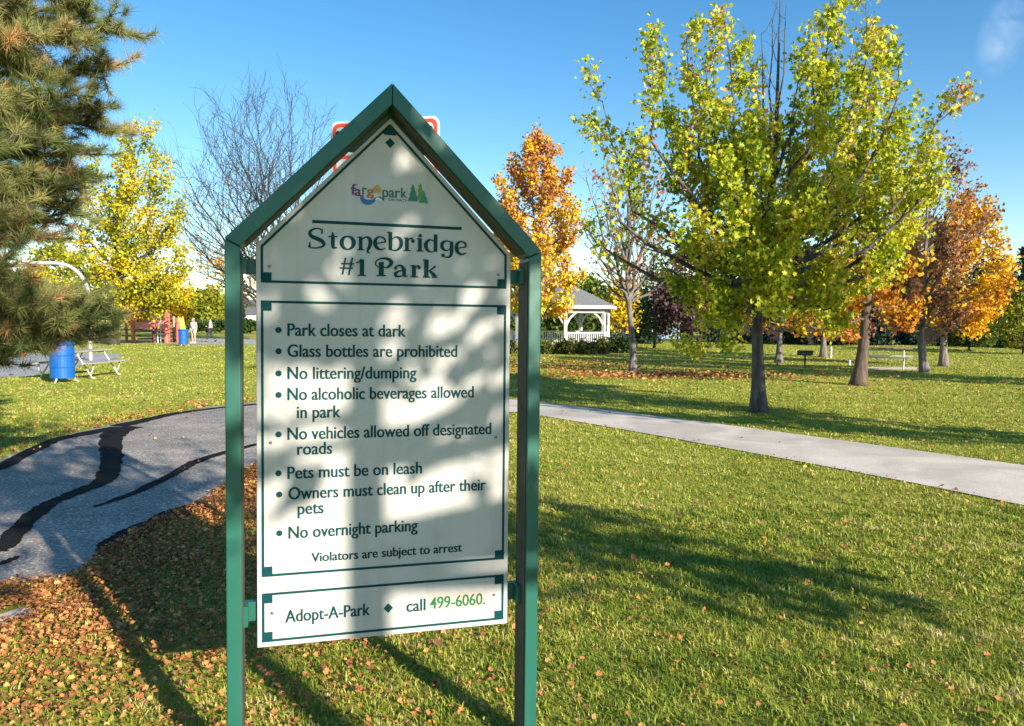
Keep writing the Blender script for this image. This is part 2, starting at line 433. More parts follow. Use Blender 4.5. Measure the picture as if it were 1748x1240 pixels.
def ribbon(name, pts, ws, z, mat):
    pl = spline([Vector((*ground(*p).xy, w)) for p, w in zip(pts, ws)], 14)
    vs, a1, a2 = [], 0.0, 0.0
    for i, p in enumerate(pl):
        t = Vector(pl[min(i + 1, len(pl) - 1)].xy) - Vector(pl[max(i - 1, 0)].xy); t.normalize()
        a1 = .82 * a1 + wob.uniform(-.11, .11); a2 = .82 * a2 + wob.uniform(-.11, .11)
        nn = Vector((-t.y, t.x)); j1, j2 = wob.uniform(-.010, .010), wob.uniform(-.010, .010); w1 = max(0.012, p.z * (1 + a1) + j1); w2 = max(0.012, p.z * (1 + a2) + j2)
        vs += [(p.x + nn.x * w1, p.y + nn.y * w1, z), (p.x - nn.x * w2, p.y - nn.y * w2, z)]
    fs = [(2 * i, 2 * i + 1, 2 * i + 3, 2 * i + 2) for i in range(len(pl) - 1)]
    o = MB().add(vs, fs).build(name, mat); o['kind'] = 'structure'
    return o
# tar seal lines on the asphalt, traced as strips lying on the path
ribbon('path_tar_seal', [(-40, 812), (0, 800), (40, 778), (95, 752), (150, 741), (200, 730)], [0.086, 0.086, 0.094, 0.108, 0.144, 0.115], 0.010, M['tar'])
ribbon('path_tar_seal', [(-10, 945), (12, 930), (45, 893), (85, 862), (135, 841), (172, 826), (186, 806), (190, 780), (188, 752), (205, 735), (235, 730)], [0.085, 0.085, 0.08, 0.075, 0.08, 0.09, 0.11, 0.12, 0.13, 0.21, 0.16], 0.0125, M['tar'])
ribbon('path_tar_seal', [(160, 867), (190, 858), (240, 838), (290, 815), (330, 792), (380, 775), (450, 757)], [0.022, 0.036, 0.054, 0.065, 0.079, 0.072, 0.065], 0.010, M['tar'])
ribbon('path_tar_seal', [(172, 950), (200, 928), (240, 905), (268, 890), (300, 877), (346, 862)], [0.036, 0.115, 0.130, 0.094, 0.115, 0.072], 0.010, M['tar'])
ribbon('path_tar_seal', [(200, 729), (235, 722), (290, 709), (360, 699), (440, 691)], [0.144, 0.158, 0.115, 0.086, 0.072], 0.015, M['tar'])
ribbon('path_tar_seal', [(-20, 968), (10, 962), (30, 952)], [0.022, 0.036, 0.022], 0.010, M['tar'])
slab = sheet('old_concrete_slab', rough_line(gxy((-30, 1056), (5, 1050), (32, 1041), (64, 1044), (60, 1052), (40, 1056), (12, 1064), (-5, 1075), (-30, 1082)), 0.012), 0.012, M['concrete'])
COURT = gxy((-420, 660), (45, 643), (203, 611), (207, 604), (-420, 600))
sheet('court_pavement', COURT, 0.008, M['court'])
sheet('playground_mulch', gxy((-60, 588), (326, 588), (330, 581), (-60, 580)), 0.008, M['mulch'])
sheet('far_walkway', gxy((324, 589), (560, 589.5), (560, 580), (330, 578)), 0.013, M['court'])
TABLE_PAD = gxy((1470, 632), (1568, 632), (1562, 627), (1474, 627))
sheet('picnic_pad', TABLE_PAD, 0.010, M['concrete'])

# ------------------------------------------------------------------ the park sign
SIGN_C = Vector((-0.438, 2.7216, 1.7265))
SIGN_M = (Matrix.Rotation(R(15.859), 3, 'Z') @ Matrix.Rotation(R(0.781), 3, 'Y') @ Matrix.Rotation(R(-0.746), 3, 'X'))
sign = thing('park_sign', 'tall green framed park rules sign with pointed top and off-white panel', 'sign', SIGN_C)
sign.rotation_euler = SIGN_M.to_euler()
# in the sign's own frame: x along its width, z up, -y towards the viewer
def spoly(pts, name, mat, parent, y, thick=0.0006):
    return MB().prism(pts, y, y + thick, 'y').build(name, mat, parent)
PANEL = [(-.449, -1.266), (.449, -1.266), (.449, .125), (.0045, .586), (-.449, .125)]
panel = MB().prism(PANEL, 0.0, 0.012, 'y').build('panel', M['panel'], sign, bevel=0.0015)

FI, FO, YF, YB = .4945, .5425, -.085, .040       # frame inner / outer half width, front and back
AP_O, SH_O = .682, .131
AP_I, SH_I = .610, .107
LOW = -1.86
def side_post(sx):
    p = [(sx * FI, LOW), (sx * FO, LOW), (sx * FO, SH_O - .001), (sx * FI, SH_I - .001)]
    return MB().prism(p, YF, YB, 'y')
def rafter(sx):
    p = [(sx * FO, SH_O + .0012), (sx * FI, SH_I + .0012), (sx * .0008, AP_I), (sx * .0008, AP_O)]
    return MB().prism(p, YF, YB, 'y')
for sx in (-1, 1):
    side_post(sx).build('post', M['green_paint'], sign, bevel=0.004)
    rf_ = rafter(sx).build('rafter', M['green_paint'], sign, bevel=0.003)
    MB().box((sx * (FI - .0015), (YF + YB) / 2 + .006, (LOW + SH_I) / 2 - .004), (.002, YB - YF - .012, SH_I - LOW - .02)).build('inner_shade', M['shade_tone'], sign)  # thin dark strip that paints shade onto the post's inner face
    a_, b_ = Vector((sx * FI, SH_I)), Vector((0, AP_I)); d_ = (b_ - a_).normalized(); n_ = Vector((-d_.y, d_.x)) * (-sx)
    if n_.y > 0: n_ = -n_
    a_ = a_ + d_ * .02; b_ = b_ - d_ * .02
    MB().prism([tuple(a_ + n_ * .0005), tuple(b_ + n_ * .0005), tuple(b_ + n_ * .0025), tuple(a_ + n_ * .0025)], YF + .012, YB, 'y').build('inner_shade', M['shade_tone'], sign)  # the same painted shade along the rafter's underside
# the chevron plate that carries the panel under the apex
MB().prism([(-.155, .462), (-.118, .462), (.002, .585), (.120, .470), (.157, .470), (.003, .640)], 0.014, 0.028, 'y').build('apex_plate', M['green_paint'], sign, bevel=0.001)
for sx, z0, z1 in ((-1, .026, .076), (1, .016, .068), (-1, -1.176, -1.110), (1, -1.182, -1.118)):
    o = MB().box((sx * .466, .030, (z0 + z1) / 2), (.068, .030, z1 - z0)).build('bracket', M['green_paint'], sign, bevel=0.002)
    MB().box((sx * .486, -.010, (z0 + z1) / 2), (.017, .05, z1 - z0 + .004)).build('bracket_plate', M['green_paint'], o, bevel=0.001)

# printed borders: lines and corner blocks, one mesh per field
def bar(mb, a, b, w, y):
    a, b = Vector(a), Vector(b); d = (b - a).normalized(); nn = Vector((-d.y, d.x)) * (w / 2)
    mb.prism([tuple(a - nn), tuple(b - nn), tuple(b + nn), tuple(a + nn)], y, y + .0008, 'y')
LW = .0085
def frame_lines(x, zt, zb, corners, y=-.0010):
    mb = MB(); h = LW / 2
    bar(mb, (-x - h, zt), (x + h, zt), LW, y); bar(mb, (-x - h, zb), (x + h, zb), LW, y)
    bar(mb, (-x, zb + h), (-x, zt - h), LW, y); bar(mb, (x, zb + h), (x, zt - h), LW, y)
    s_ = .031
    for cx, cz in corners:
        mb.prism([(cx, cz), (cx + (s_ if cx < 0 else -s_), cz), (cx + (s_ if cx < 0 else -s_), cz + (s_ if cz == zb else -s_)), (cx, cz + (s_ if cz == zb else -s_))], y - .0006, y + .0002, 'y')
    return mb
X = .4295
rules_border = frame_lines(X, -.0690, -1.0150, [(-X, -.0690), (X, -.0690), (-X, -1.0150), (X, -1.0150)]).build('rules_border', M['ink'], panel)
frame_lines(X, -1.0811, -1.2446, [(-X, -1.0811), (X, -1.0811), (-X, -1.2446), (X, -1.2446)]).build('phone_border', M['ink'], panel)
mb = MB()
bar(mb, (-X - .004, 0), (X + .004, 0), LW, -.001)
bar(mb, (-X, .0045), (-X, .1165), LW, -.001); bar(mb, (X, .0045), (X, .1165), LW, -.001)
bar(mb, (-X - .002, .1165), (.002, .5615), LW, -.0014); bar(mb, (X + .002, .1165), (.001, .5615), LW, -.0018)
for sx in (-1, 1):
    mb.prism([(sx * X, 0), (sx * (X - .031), 0), (sx * (X - .031), .031), (sx * X, .031)], -.0022, -.0012, 'y')
mb.prism([(.0025, .5615), (-.0245, .534), (-.0175, .526), (.0235, .526), (.0285, .534)], -.0024, -.0016, 'y')
mb.prism([(.0025, .5166), (-.0145, .4988), (.0025, .481), (.0195, .4988)], -.0016, -.0008, 'y')
mb.build('title_border', M['ink'], panel)
MB().prism([(.0013, -1.1667 + .018), (-.0155, -1.1667), (.0013, -1.1667 - .018), (.018, -1.1667)], -.0016, -.0002, 'y').build('diamond', M['ink'], panel)
bar(mb := MB(), (-.2639, .2104), (.2625, .2104), .0105, -.001)
mb.build('title_rule', M['ink'], panel)
for u, v in ((-.4051, .0515), (.403, .047), (-.4031, -.553), (.3973, -.5567), (-.4, -1.1477), (.3958, -1.1527)):
    m2 = MB().lathe([(.0055, 0), (.0055, .0015), (.003, .0032)], 10).build('screw', M['screw'], panel)
    m2.rotation_euler = (math.pi / 2, 0, 0); m2.location = (u, -.0002, v)

def text_geom(body, bold=0.018, slant=0.0):
    """outline of a line of lettering as (verts, faces), from the built-in font"""
    cu = bpy.data.curves.new('lettering', 'FONT'); cu.body = body; cu.offset = bold; cu.resolution_u = 4; cu.shear = slant
    ob = bpy.data.objects.new('lettering', cu); COL.objects.link(ob)
    dg = bpy.context.evaluated_depsgraph_get()
    me = bpy.data.meshes.new_from_object(ob.evaluated_get(dg))
    vs = np.array([v.co[:] for v in me.vertices]); fs = [tuple(p.vertices) for p in me.polygons]
    bpy.data.objects.remove(ob); bpy.data.curves.remove(cu); bpy.data.meshes.remove(me)
    return vs, fs
CAP = text_geom('H')[0][:, 1].max()
def put_text(mb, body, u0, u1, base, cap, y=-.0012, bold=0.014):
    vs, fs = text_geom(body, 0.004)
    x0, x1 = vs[:, 0].min(), vs[:, 0].max()
    k = (u1 - u0) / (x1 - x0)
    for j, du in enumerate((-.0011, 0.0, .0011) if bold > .01 else (0.0,)):   # heavier strokes: three passes a hair apart
        mb.add([(u0 + (v[0] - x0) * k + du, y - j * .00006, base + v[1] * cap / CAP) for v in vs], fs)
RULES = [('Park closes at dark', -.3460, .0594, -.1857), ('Glass bottles are prohibited', -.3461, .2484, -.2581), ('No littering/dumping', -.3463, .0987, -.3353),
 ('No alcoholic beverages allowed', -.3464, .3115, -.4081), ('in park', -.3154, -.1683, -.4712), ('No vehicles allowed off designated', -.3467, .3794, -.5454),
 ('roads', -.3145, -.1975, -.5990), ('Pets must be on leash', -.3470, .1208, -.6819), ('Owners must clean up after their', -.3438, .3605, -.7542),
 ('pets', -.3133, -.2267, -.8082), ('No overnight parking', -.3441, .1058, -.8915)]
for t_, a_, b_, v_ in RULES:
    mb = MB(); put_text(mb, t_, a_, b_, v_ + .001, .0435); mb.build('rule_lettering', M['ink'], panel)
mb = MB(); put_text(mb, 'Violators are subject to arrest', -.2671, .2711, -.9783, .0330, bold=.012); mb.build('warning_lettering', M['ink'], panel)
for u, v in ((-.3762, -.1651), (-.3763, -.2381), (-.3765, -.3141), (-.3767, -.3886), (-.3771, -.5252), (-.3774, -.6599), (-.3752, -.734), (-.3752, -.8692)):
    MB().add([(u + .0105 * math.cos(w), -.0012, v + .0105 * math.sin(w)) for w in np.linspace(0, 2 * math.pi, 20, endpoint=False)], [tuple(range(20))]).build('bullet', M['ink'], panel)
mb = MB(); put_text(mb, 'Adopt-A-Park', -.3558, -.0648, -1.1857, .0440); mb.build('adopt_lettering', M['ink'], panel)
mb = MB(); put_text(mb, 'call', .0676, .1363, -1.1874, .0450); mb.build('call_lettering', M['ink'], panel)
MB().prism([(.148, -1.197), (.372, -1.197), (.372, -1.131), (.148, -1.131)], -.0008, -.0002, 'y').build('phone_sticker', M['sticker'], panel)
mb = MB(); put_text(mb, '499-6060.', .1532, .3616, -1.1840, .0435, y=-.0016, bold=.02); mb.build('phone_lettering', M['phone_ink'], panel)

# the ornamental title: pen strokes (x, y, half width) drawn on a 1748 x 733 grid, slope of the photo taken out
def T2(x, y):
    fx, fy = x / 1748, y / 733
    zl, zr = .225 - .2609 * fy, .2574 - .2783 * fy
    return (-.309 + .6415 * fx, zl + (zr - zl) * fx)
def strokes(mb, lst, dx=0, dy=0, y0=-.0012, tf=T2, sub=6):
    for i, st in enumerate(lst):
        if len(st) == 1:
            x, y, r = st[0]
            pts = [tf(x + dx + r * math.cos(w), y + dy + r * math.sin(w)) for w in np.linspace(0, 2 * math.pi, 18, endpoint=False)]
            mb.add([(p[0], y0 - i * .00004, p[1]) for p in pts], [tuple(range(18))]); continue
        pl = spline([Vector(p) for p in st], sub) if len(st) > 2 else [Vector(p) for p in st]
        vs = []
        for k, p in enumerate(pl):
            t = pl[min(k + 1, len(pl) - 1)].xy - pl[max(k - 1, 0)].xy
            t.normalize(); nn = Vector((-t.y, t.x)) * p.z
            for sgn in (1, -1):
                a, b = tf(p.x + dx + sgn * nn.x, p.y + dy + sgn * nn.y); vs.append((a, y0 - i * .00004, b))
        mb.add(vs, [(2 * k, 2 * k + 1, 2 * k + 3, 2 * k + 2) for k in range(len(pl) - 1)])
e_glyph = [[(708, 262, 3), (760, 252, 4), (806, 246, 4)], [(808, 248, 5), (795, 212, 7), (752, 194, 5), (716, 218, 12), (708, 258, 16), (724, 298, 13), (762, 318, 6), (808, 303, 3)]]
TITLE = [
 [(214, 150, 3), (200, 122, 4), (160, 114, 5), (118, 130, 9), (100, 160, 12), (122, 192, 15), (170, 214, 16), (214, 238, 15), (230, 264, 12), (214, 288, 7), (160, 302, 5), (112, 298, 4), (88, 290, 3)],
 [(218, 118, 2), (210, 166, 7)], [(104, 240, 2), (96, 294, 11)],
 [(308, 150, 3), (312, 190, 13), (313, 282, 14), (326, 299, 9), (352, 300, 3)], [(268, 192, 4), (356, 193, 4)],
 [(448, 188, 5), (408, 208, 12), (394, 252, 17), (410, 296, 12), (450, 316, 5), (490, 296, 12), (506, 252, 17), (490, 208, 12), (448, 188, 5)],
 [(572, 196, 14), (572, 318, 14)], [(540, 198, 3), (580, 198, 4)], [(540, 319, 4), (606, 319, 4)],
 [(584, 222, 4), (618, 198, 6), (654, 212, 13), (664, 250, 16), (655, 290, 14), (638, 326, 9), (640, 345, 5), (662, 350, 3)],
 *e_glyph,
 [(854, 150, 15), (854, 322, 15)], [(820, 152, 4), (862, 152, 4)], [(868, 218, 3), (908, 196, 5), (948, 216, 13), (960, 260, 16), (944, 302, 11), (902, 326, 5), (842, 316, 3)],
 [(1014, 204, 15), (1014, 326, 15)], [(982, 206, 3), (1020, 206, 4)], [(980, 327, 4), (1050, 327, 4)], [(1026, 232, 3), (1048, 210, 5), (1072, 216, 9)], [(1074, 236, 17)],
 [(1142, 212, 15), (1142, 330, 15)], [(1110, 214, 3), (1150, 214, 4)], [(1108, 331, 4), (1176, 331, 4)], [(1144, 184, 17)],
 [(1296, 172, 15), (1296, 338, 15)], [(1282, 238, 3), (1244, 224, 6), (1208, 246, 13), (1200, 284, 16), (1216, 322, 11), (1250, 340, 5), (1286, 328, 3)],
 [(1446, 244, 4), (1404, 234, 5), (1366, 254, 12), (1360, 290, 14), (1380, 318, 9), (1412, 326, 4), (1444, 306, 3)],
 [(1456, 240, 14), (1456, 340, 14), (1446, 376, 11), (1420, 392, 6), (1386, 388, 4)], [(1372, 374, 18)],
 [(430, 396, 6), (402, 556, 6)], [(494, 396, 6), (460, 562, 6)], [(388, 452, 5), (510, 456, 5)], [(376, 494, 5), (500, 498, 5)],
 [(584, 412, 17), (584, 562, 17)], [(528, 446, 3), (556, 436, 5), (580, 410, 7)], [(544, 565, 4), (624, 567, 4)],
 [(768, 436, 20), (768, 566, 20)], [(724, 567, 4), (812, 569, 4)], [(744, 486, 3), (714, 462, 4), (722, 426, 5), (766, 404, 6), (826, 406, 10), (864, 436, 16), (850, 472, 12), (816, 490, 5), (790, 486, 3)],
 [(906, 496, 16)], [(908, 486, 7), (936, 470, 6), (970, 482, 11), (986, 516, 15)], [(988, 500, 15), (988, 574, 14)], [(980, 576, 4), (1024, 572, 4)], [(978, 518, 3), (932, 528, 6), (904, 552, 13), (920, 576, 9), (972, 570, 3)],
 [(1084, 470, 16), (1084, 578, 16)], [(1052, 472, 3), (1090, 472, 4)], [(1048, 579, 4), (1124, 581, 4)], [(1096, 494, 3), (1114, 476, 5), (1132, 478, 8)], [(1136, 492, 16)],
 [(1206, 416, 18), (1206, 580, 18)], [(1172, 418, 4), (1212, 418, 4)], [(1172, 581, 4), (1244, 583, 4)], [(1222, 530, 3), (1262, 504, 5), (1296, 478, 8)], [(1234, 516, 4), (1264, 546, 13), (1296, 578, 13)], [(1262, 583, 4), (1320, 584, 4)]]
bold_ = lambda gl: [[(p[0], p[1], p[2] * (1.0 if len(st) == 1 else 1.1) + (0 if len(st) == 1 else 1.6)) for p in st] for st in gl]
mb = MB(); strokes(mb, bold_(TITLE)); strokes(mb, bold_(e_glyph), 797, 46, -.0036)
mb.build('title_lettering', M['ink'], panel)

# the small coloured emblem: lettering over a blue wave with a sun, two conifers at its right
def T8(x, y): return (-.171 + .3507 * x / 1748, .393 + (.0235 * x / 1748) - .1635 * y / 823)
def emblem(name, col, items, y0):
    m_ = paint('emblem_' + name, col, 0.5, 0.05, 30)
    mb = MB()
    for it in items:
        if it[0] == 'poly':
            pts = [T8(*p) for p in it[1]]; mb.prism(pts, y0, y0 + .0003, 'y')
        elif it[0] == 'txt':
            _, body, x0, x1, yb, cap = it
            a = T8(x0, yb); b = T8(x1, yb); put_text(mb, body, a[0], b[0], a[1], cap, y=y0, bold=.012)
        elif it[0] == 'stroke': strokes(mb, [it[1]], y0=y0, tf=T8)
    mb.build('emblem_' + name, m_, panel)
def cap8(px): return .1635 * px / 823
emblem('violet', (.10, .035, .16), [('txt', 'f', 192, 282, 428, cap8(190))], -.0010)
emblem('maroon', (.20, .015, .05), [('txt', 'a', 256, 362, 452, cap8(185))], -.0012)
emblem('green_letter', (.02, .16, .04), [('txt', 'r', 385, 462, 428, cap8(180))], -.0014)
emblem('brown', (.34, .11, .02), [('txt', 'g', 462, 582, 440, cap8(160))], -.0016)
emblem('sun', (.50, .30, .06), [('stroke', [(578, 420, 12), (585, 345, 16), (640, 285, 20), (690, 330, 18), (695, 415, 12)]), ('stroke', [(600, 400, 10), (640, 340, 26), (672, 410, 10)])], -.0010)
emblem('sand', (.78, .52, .34), [('poly', [(590, 450), (690, 432), (700, 455), (640, 478), (570, 480)])], -.0016)
emblem('wave', (.006, .11, .36), [('stroke', [(392, 440, 18), (380, 500, 30), (430, 555, 42), (510, 570, 40), (580, 540, 30), (625, 500, 18), (690, 485, 16), (722, 500, 6)])], -.0019)
emblem('foam', (.55, .75, .85), [('stroke', [(610, 530, 8), (650, 505, 20), (700, 530, 12), (725, 545, 4)])], -.0023)
emblem('park_word', (.012, .12, .085), [('txt', 'par', 738, 1040, 475, cap8(190)), ('txt', 'k', 1062, 1165, 490, cap8(175))], -.0010)
emblem('tree_dark', (.02, .15, .10), [('poly', [(1268, 250), (1310, 330), (1296, 335), (1336, 420), (1322, 425), (1362, 520), (1350, 565), (1172, 552), (1222, 450), (1206, 445), (1244, 350), (1228, 345)])], -.0010)
emblem('tree_light', (.10, .26, .04), [('poly', [(1402, 232), (1440, 310), (1428, 315), (1462, 400), (1450, 520), (1385, 575), (1352, 490), (1372, 400), (1352, 395), (1378, 310), (1362, 306)])], -.0014)
emblem('tree_small', (.01, .22, .10), [('poly', [(1466, 372), (1500, 440), (1490, 444), (1520, 510), (1548, 600), (1376, 585), (1420, 500), (1412, 494), (1444, 430)])], -.0018)
mb = MB()
a_, b_ = T8(842, 545), T8(1160, 550); put_text(mb, 'DISTRICT', a_[0], b_[0], a_[1], cap8(42), y=-.0010, bold=0)
mb.build('emblem_small_lettering', M['ink'], panel)

# the parking sign on a post right behind
psd = 4.0
pc = at(656, 235, psd)
ps = thing('parking_sign', 'red bordered white parking sign peeking out behind the pointed top of the green frame', 'sign', (pc.x, pc.y, 0), R(-12.5))
MB().box((0, .03, 1.36), (.05, .035, 2.72)).build('post', M['galv'], ps, bevel=.004)
def plate(zc, w, h, parent, nm, dots=()):
    def rr(w_, h_, r_):
        out = []
        for cx, cz, a0 in ((w_ / 2 - r_, h_ / 2 - r_, 0), (-w_ / 2 + r_, h_ / 2 - r_, 90), (-w_ / 2 + r_, -h_ / 2 + r_, 180), (w_ / 2 - r_, -h_ / 2 + r_, 270)):
            for k in range(6):
                a = R(a0 + 18 * k); out.append((cx + r_ * math.cos(a), cz + r_ * math.sin(a) + zc))
        return out
    o = MB().prism(rr(w, h, .04), 0.0, .004, 'y').build(nm, M['sign_white'], parent)
    outer, inner = rr(w - .026, h - .026, .034), rr(w - .062, h - .062, .024)
    n_ = len(outer); vs = [(a, -.0012, b) for a, b in outer] + [(a, -.0012, b) for a, b in inner]
    MB().add(vs, [(i, (i + 1) % n_, n_ + (i + 1) % n_, n_ + i) for i in range(n_)]).build('border', M['sign_red'], o)
    for dx in dots:
        MB().lathe([(.012, 0), (.012, .006), (.004, .009)], 12).build('bolt', M['black'], o, loc=(dx, -.001, zc + h / 2 - .062)).rotation_euler = (math.pi / 2, 0, 0)
    return o
plate(2.565, .600, .150, ps, 'upper_plate', (-.255, .252))
plate(2.310, .600, .330, ps, 'lower_plate')

# ------------------------------------------------------------------ vegetation
def leaf_arrays(rng, c, size, droop=0.35, width=0.40, tilt=None):
    n = len(c)
    d = rng.normal(size=(n, 3)); d[:, 2] -= droop * 1.6
    d /= np.linalg.norm(d, axis=1)[:, None]
    w = np.cross(d, rng.normal(size=(n, 3))); w /= np.linalg.norm(w, axis=1)[:, None] + 1e-9
    nn = np.cross(d, w); s_ = size[:, None]
    v = np.empty((n, 4, 3))
    v[:, 0] = c - d * .5 * s_; v[:, 2] = c + d * .55 * s_
    v[:, 1] = c + w * width * s_ + nn * .13 * s_ - d * .06 * s_; v[:, 3] = c - w * width * s_ + nn * .13 * s_ - d * .06 * s_
    k = np.arange(n)[:, None] * 4
    f = np.concatenate([k + np.array([[0, 1, 2]]), k + np.array([[0, 2, 3]])], 1).reshape(-1, 3)
    return v.reshape(-1, 3), f
def lobed_arrays(rng, c, size, droop=0.35):
    """three-lobed leaves: a middle lobe and two side lobes on one stem"""
    n = len(c)
    d = rng.normal(size=(n, 3)); d[:, 2] -= droop * 1.6; d /= np.linalg.norm(d, axis=1)[:, None]
    w = np.cross(d, rng.normal(size=(n, 3))); w /= np.linalg.norm(w, axis=1)[:, None] + 1e-9
    nn = np.cross(d, w); s_ = size[:, None]; cup = rng.uniform(.02, .25, n)[:, None]
    P = [(-.42, 0, 0), (.62, 0, .3), (.15, .24, .0), (.24, .52, 1), (.02, .27, .1), (-.26, .40, .9), (.15, -.24, .0), (.22, -.56, 1.2), (.0, -.26, .1), (-.30, -.38, .7)]
    v = np.stack([c + d * a * s_ + w * b * s_ + nn * e * cup * s_ for a, b, e in P], 1)
    F = np.array([[0, 1, 2], [0, 6, 1], [0, 2, 3], [0, 3, 4], [0, 4, 5], [0, 7, 6], [0, 8, 7], [0, 9, 8]])
    f = (np.arange(n)[:, None, None] * 10 + F[None]).reshape(-1, 3)
    return v.reshape(-1, 3), f
def clump(rng, c, scale):
    """smooth random field over positions, roughly 0..1"""
    out = np.zeros(len(c))
    for k in range(4):
        q = rng.normal(size=3) * 2 * math.pi / scale * (0.6 + .3 * k)
        out += np.sin(c @ q + rng.uniform(0, 6.28))
    return 0.5 + out / 5.5

def bez(p0, p1, p2, n):
    return [(1 - t) ** 2 * p0 + 2 * t * (1 - t) * p1 + t * t * p2 for t in np.linspace(0, 1, n)]
def limb_path(rng, p0, p1, sweep=0.45, wobble=0.05, n=8):
    p0, p1 = np.array(p0, float), np.array(p1, float); d = p1 - p0; Ln = np.linalg.norm(d)
    c = p0 + np.array([d[0] * (.5 + sweep * .5), d[1] * (.5 + sweep * .5), d[2] * (.5 - sweep * .55)])
    pts = bez(p0, c, p1, n)
    for i in range(1, n - 1): pts[i] = pts[i] + rng.normal(size=3) * wobble * Ln * .35
    return pts
def along(pts, t):
    f = t * (len(pts) - 1); i = min(int(f), len(pts) - 2); u = f - i
    return pts[i] * (1 - u) + pts[i + 1] * u, pts[i + 1] - pts[i]

def grow_tree(name, label, cat, base, trunk, r0, limbs, seed, barkmat, leafm, leaf_size, per_twig, sec=7, sec_len=.42, twig=4, twig_len=.45,
              spread=.16, leaf_lo=.25, tint=(.5, .35, .15), clump_scale=1.5, up=.35, droop=.35, group=None, bare_top=0.0, sides=7, lobed=False,
              sweep=.45, litter_bare=None, tmin=.22, twig_r=.006, tint_grad=0.0, keep=None, minsec=.25):
    """trunk: list of local points; limbs: (height fraction on trunk, tip point, leafiness). Branches > side branches > twigs > leaves."""
    rng = np.random.default_rng(seed)
    root = thing(name, label, cat, base, 0, group)
    mb = MB(); tp = [np.array(p, float) for p in trunk]
    tp = [np.array(v[:]) for v in spline([Vector(p) for p in tp], 5)]
    n = len(tp); H = tp[-1][2]
    rad = [r0 * (1 - .95 * max(0.0, p[2] / H) ** .85) + r0 * .55 * math.exp(-p[2] / (r0 * 2.2)) for p in tp]
    mb.tube(tp, rad, sides + 3)
    C, S = [], []
    def put(pts, t0, m, sp):
        for t in rng.uniform(t0, 1.0, m):
            p, _ = along(pts, t); C.append(p + rng.normal(size=3) * sp)
    zs_ = [p[2] for p in tp]
    for lim in limbs:
        fr, tip, leafy = lim[:3]; lo = lim[3] if len(lim) > 3 else leaf_lo
        zt = fr * H; i0 = max(0, min(n - 2, int(np.searchsorted(zs_, zt)) - 1)); u0 = min(1, max(0, (zt - zs_[i0]) / max(1e-6, zs_[i0 + 1] - zs_[i0])))
        p0 = tp[i0] * (1 - u0) + tp[i0 + 1] * u0
        pts = limb_path(rng, p0, tip, sweep, .05)
        Ln = sum(np.linalg.norm(pts[i + 1] - pts[i]) for i in range(len(pts) - 1))
        rb = max(min(r0 * (1 - .86 * fr) * .62, .022 * Ln + .008), .01)
        mb.tube(pts, list(np.linspace(rb, max(twig_r, rb * .12), len(pts))), sides, False)
        ns = max(3, int(sec * (0.6 + .4 * Ln / 2.5)))
        for t in np.linspace(tmin, .97, ns):
            q0, td = along(pts, min(1, max(0, t + rng.uniform(-.03, .03))))
            td = td / (np.linalg.norm(td) + 1e-9)
            rv = rng.normal(size=3); rv -= td * (rv @ td); rv /= np.linalg.norm(rv) + 1e-9
            dr = td * rng.uniform(.4, .9) + rv * rng.uniform(.5, 1.0) + np.array([0, 0, up]); dr /= np.linalg.norm(dr)
            l2 = max(minsec, sec_len * Ln * (1.05 - .65 * t)) * rng.uniform(.7, 1.25)
            sp_ = limb_path(rng, q0, q0 + dr * l2, .25, .08, 5)
            rs = max(twig_r, rb * (1 - .8 * t) * .5)
            mb.tube(sp_, list(np.linspace(rs, twig_r * .7, 5)), max(3, sides - 3), False)
            for t2 in np.linspace(.3, 1, twig):
                a0, ad = along(sp_, t2); ad = ad / (np.linalg.norm(ad) + 1e-9)
                d2 = ad * .7 + rng.normal(size=3) * .55 + np.array([0, 0, up * .5]); d2 /= np.linalg.norm(d2)
                l3 = l2 * twig_len * rng.uniform(.6, 1.2)
                tw = [a0, a0 + d2 * l3 * .5 + rng.normal(size=3) * l3 * .05, a0 + d2 * l3]
                mb.tube(tw, [twig_r * .8, twig_r * .65, twig_r * .4], 3, False)
                if leafy > 0 and (t > lo or leafy > 1.3):
                    m = rng.poisson(per_twig * leafy)
                    if m: put(tw, .1, m, spread)
            if leafy > 0 and t > lo:
                m = rng.poisson(per_twig * leafy * .5)
                if m: put(sp_, .3, m, spread)
    mb.build('trunk', barkmat, root, smooth=True)
    if C:
        c = np.array(C); c = c[c[:, 2] > .25]
        if keep is not None: c = c[keep(c)]
        size = leaf_size * rng.uniform(.65, 1.25, len(c))
        v, f = lobed_arrays(rng, c, size, droop) if lobed else leaf_arrays(rng, c, size, droop)
        tn = tint[0] + tint[1] * (clump(rng, c, clump_scale) - .5) * 2 + rng.normal(size=len(c)) * tint[2]
        if tint_grad: tn = tn + tint_grad * ((c[:, 2] - c[:, 2].min()) / (np.ptp(c[:, 2]) + 1e-6) - .5) * 2
        np_mesh('crown', v, f, leafm, root, {'tint': np.repeat(np.clip(tn, 0, 1), len(f) // len(c))})
    return root, len(C)

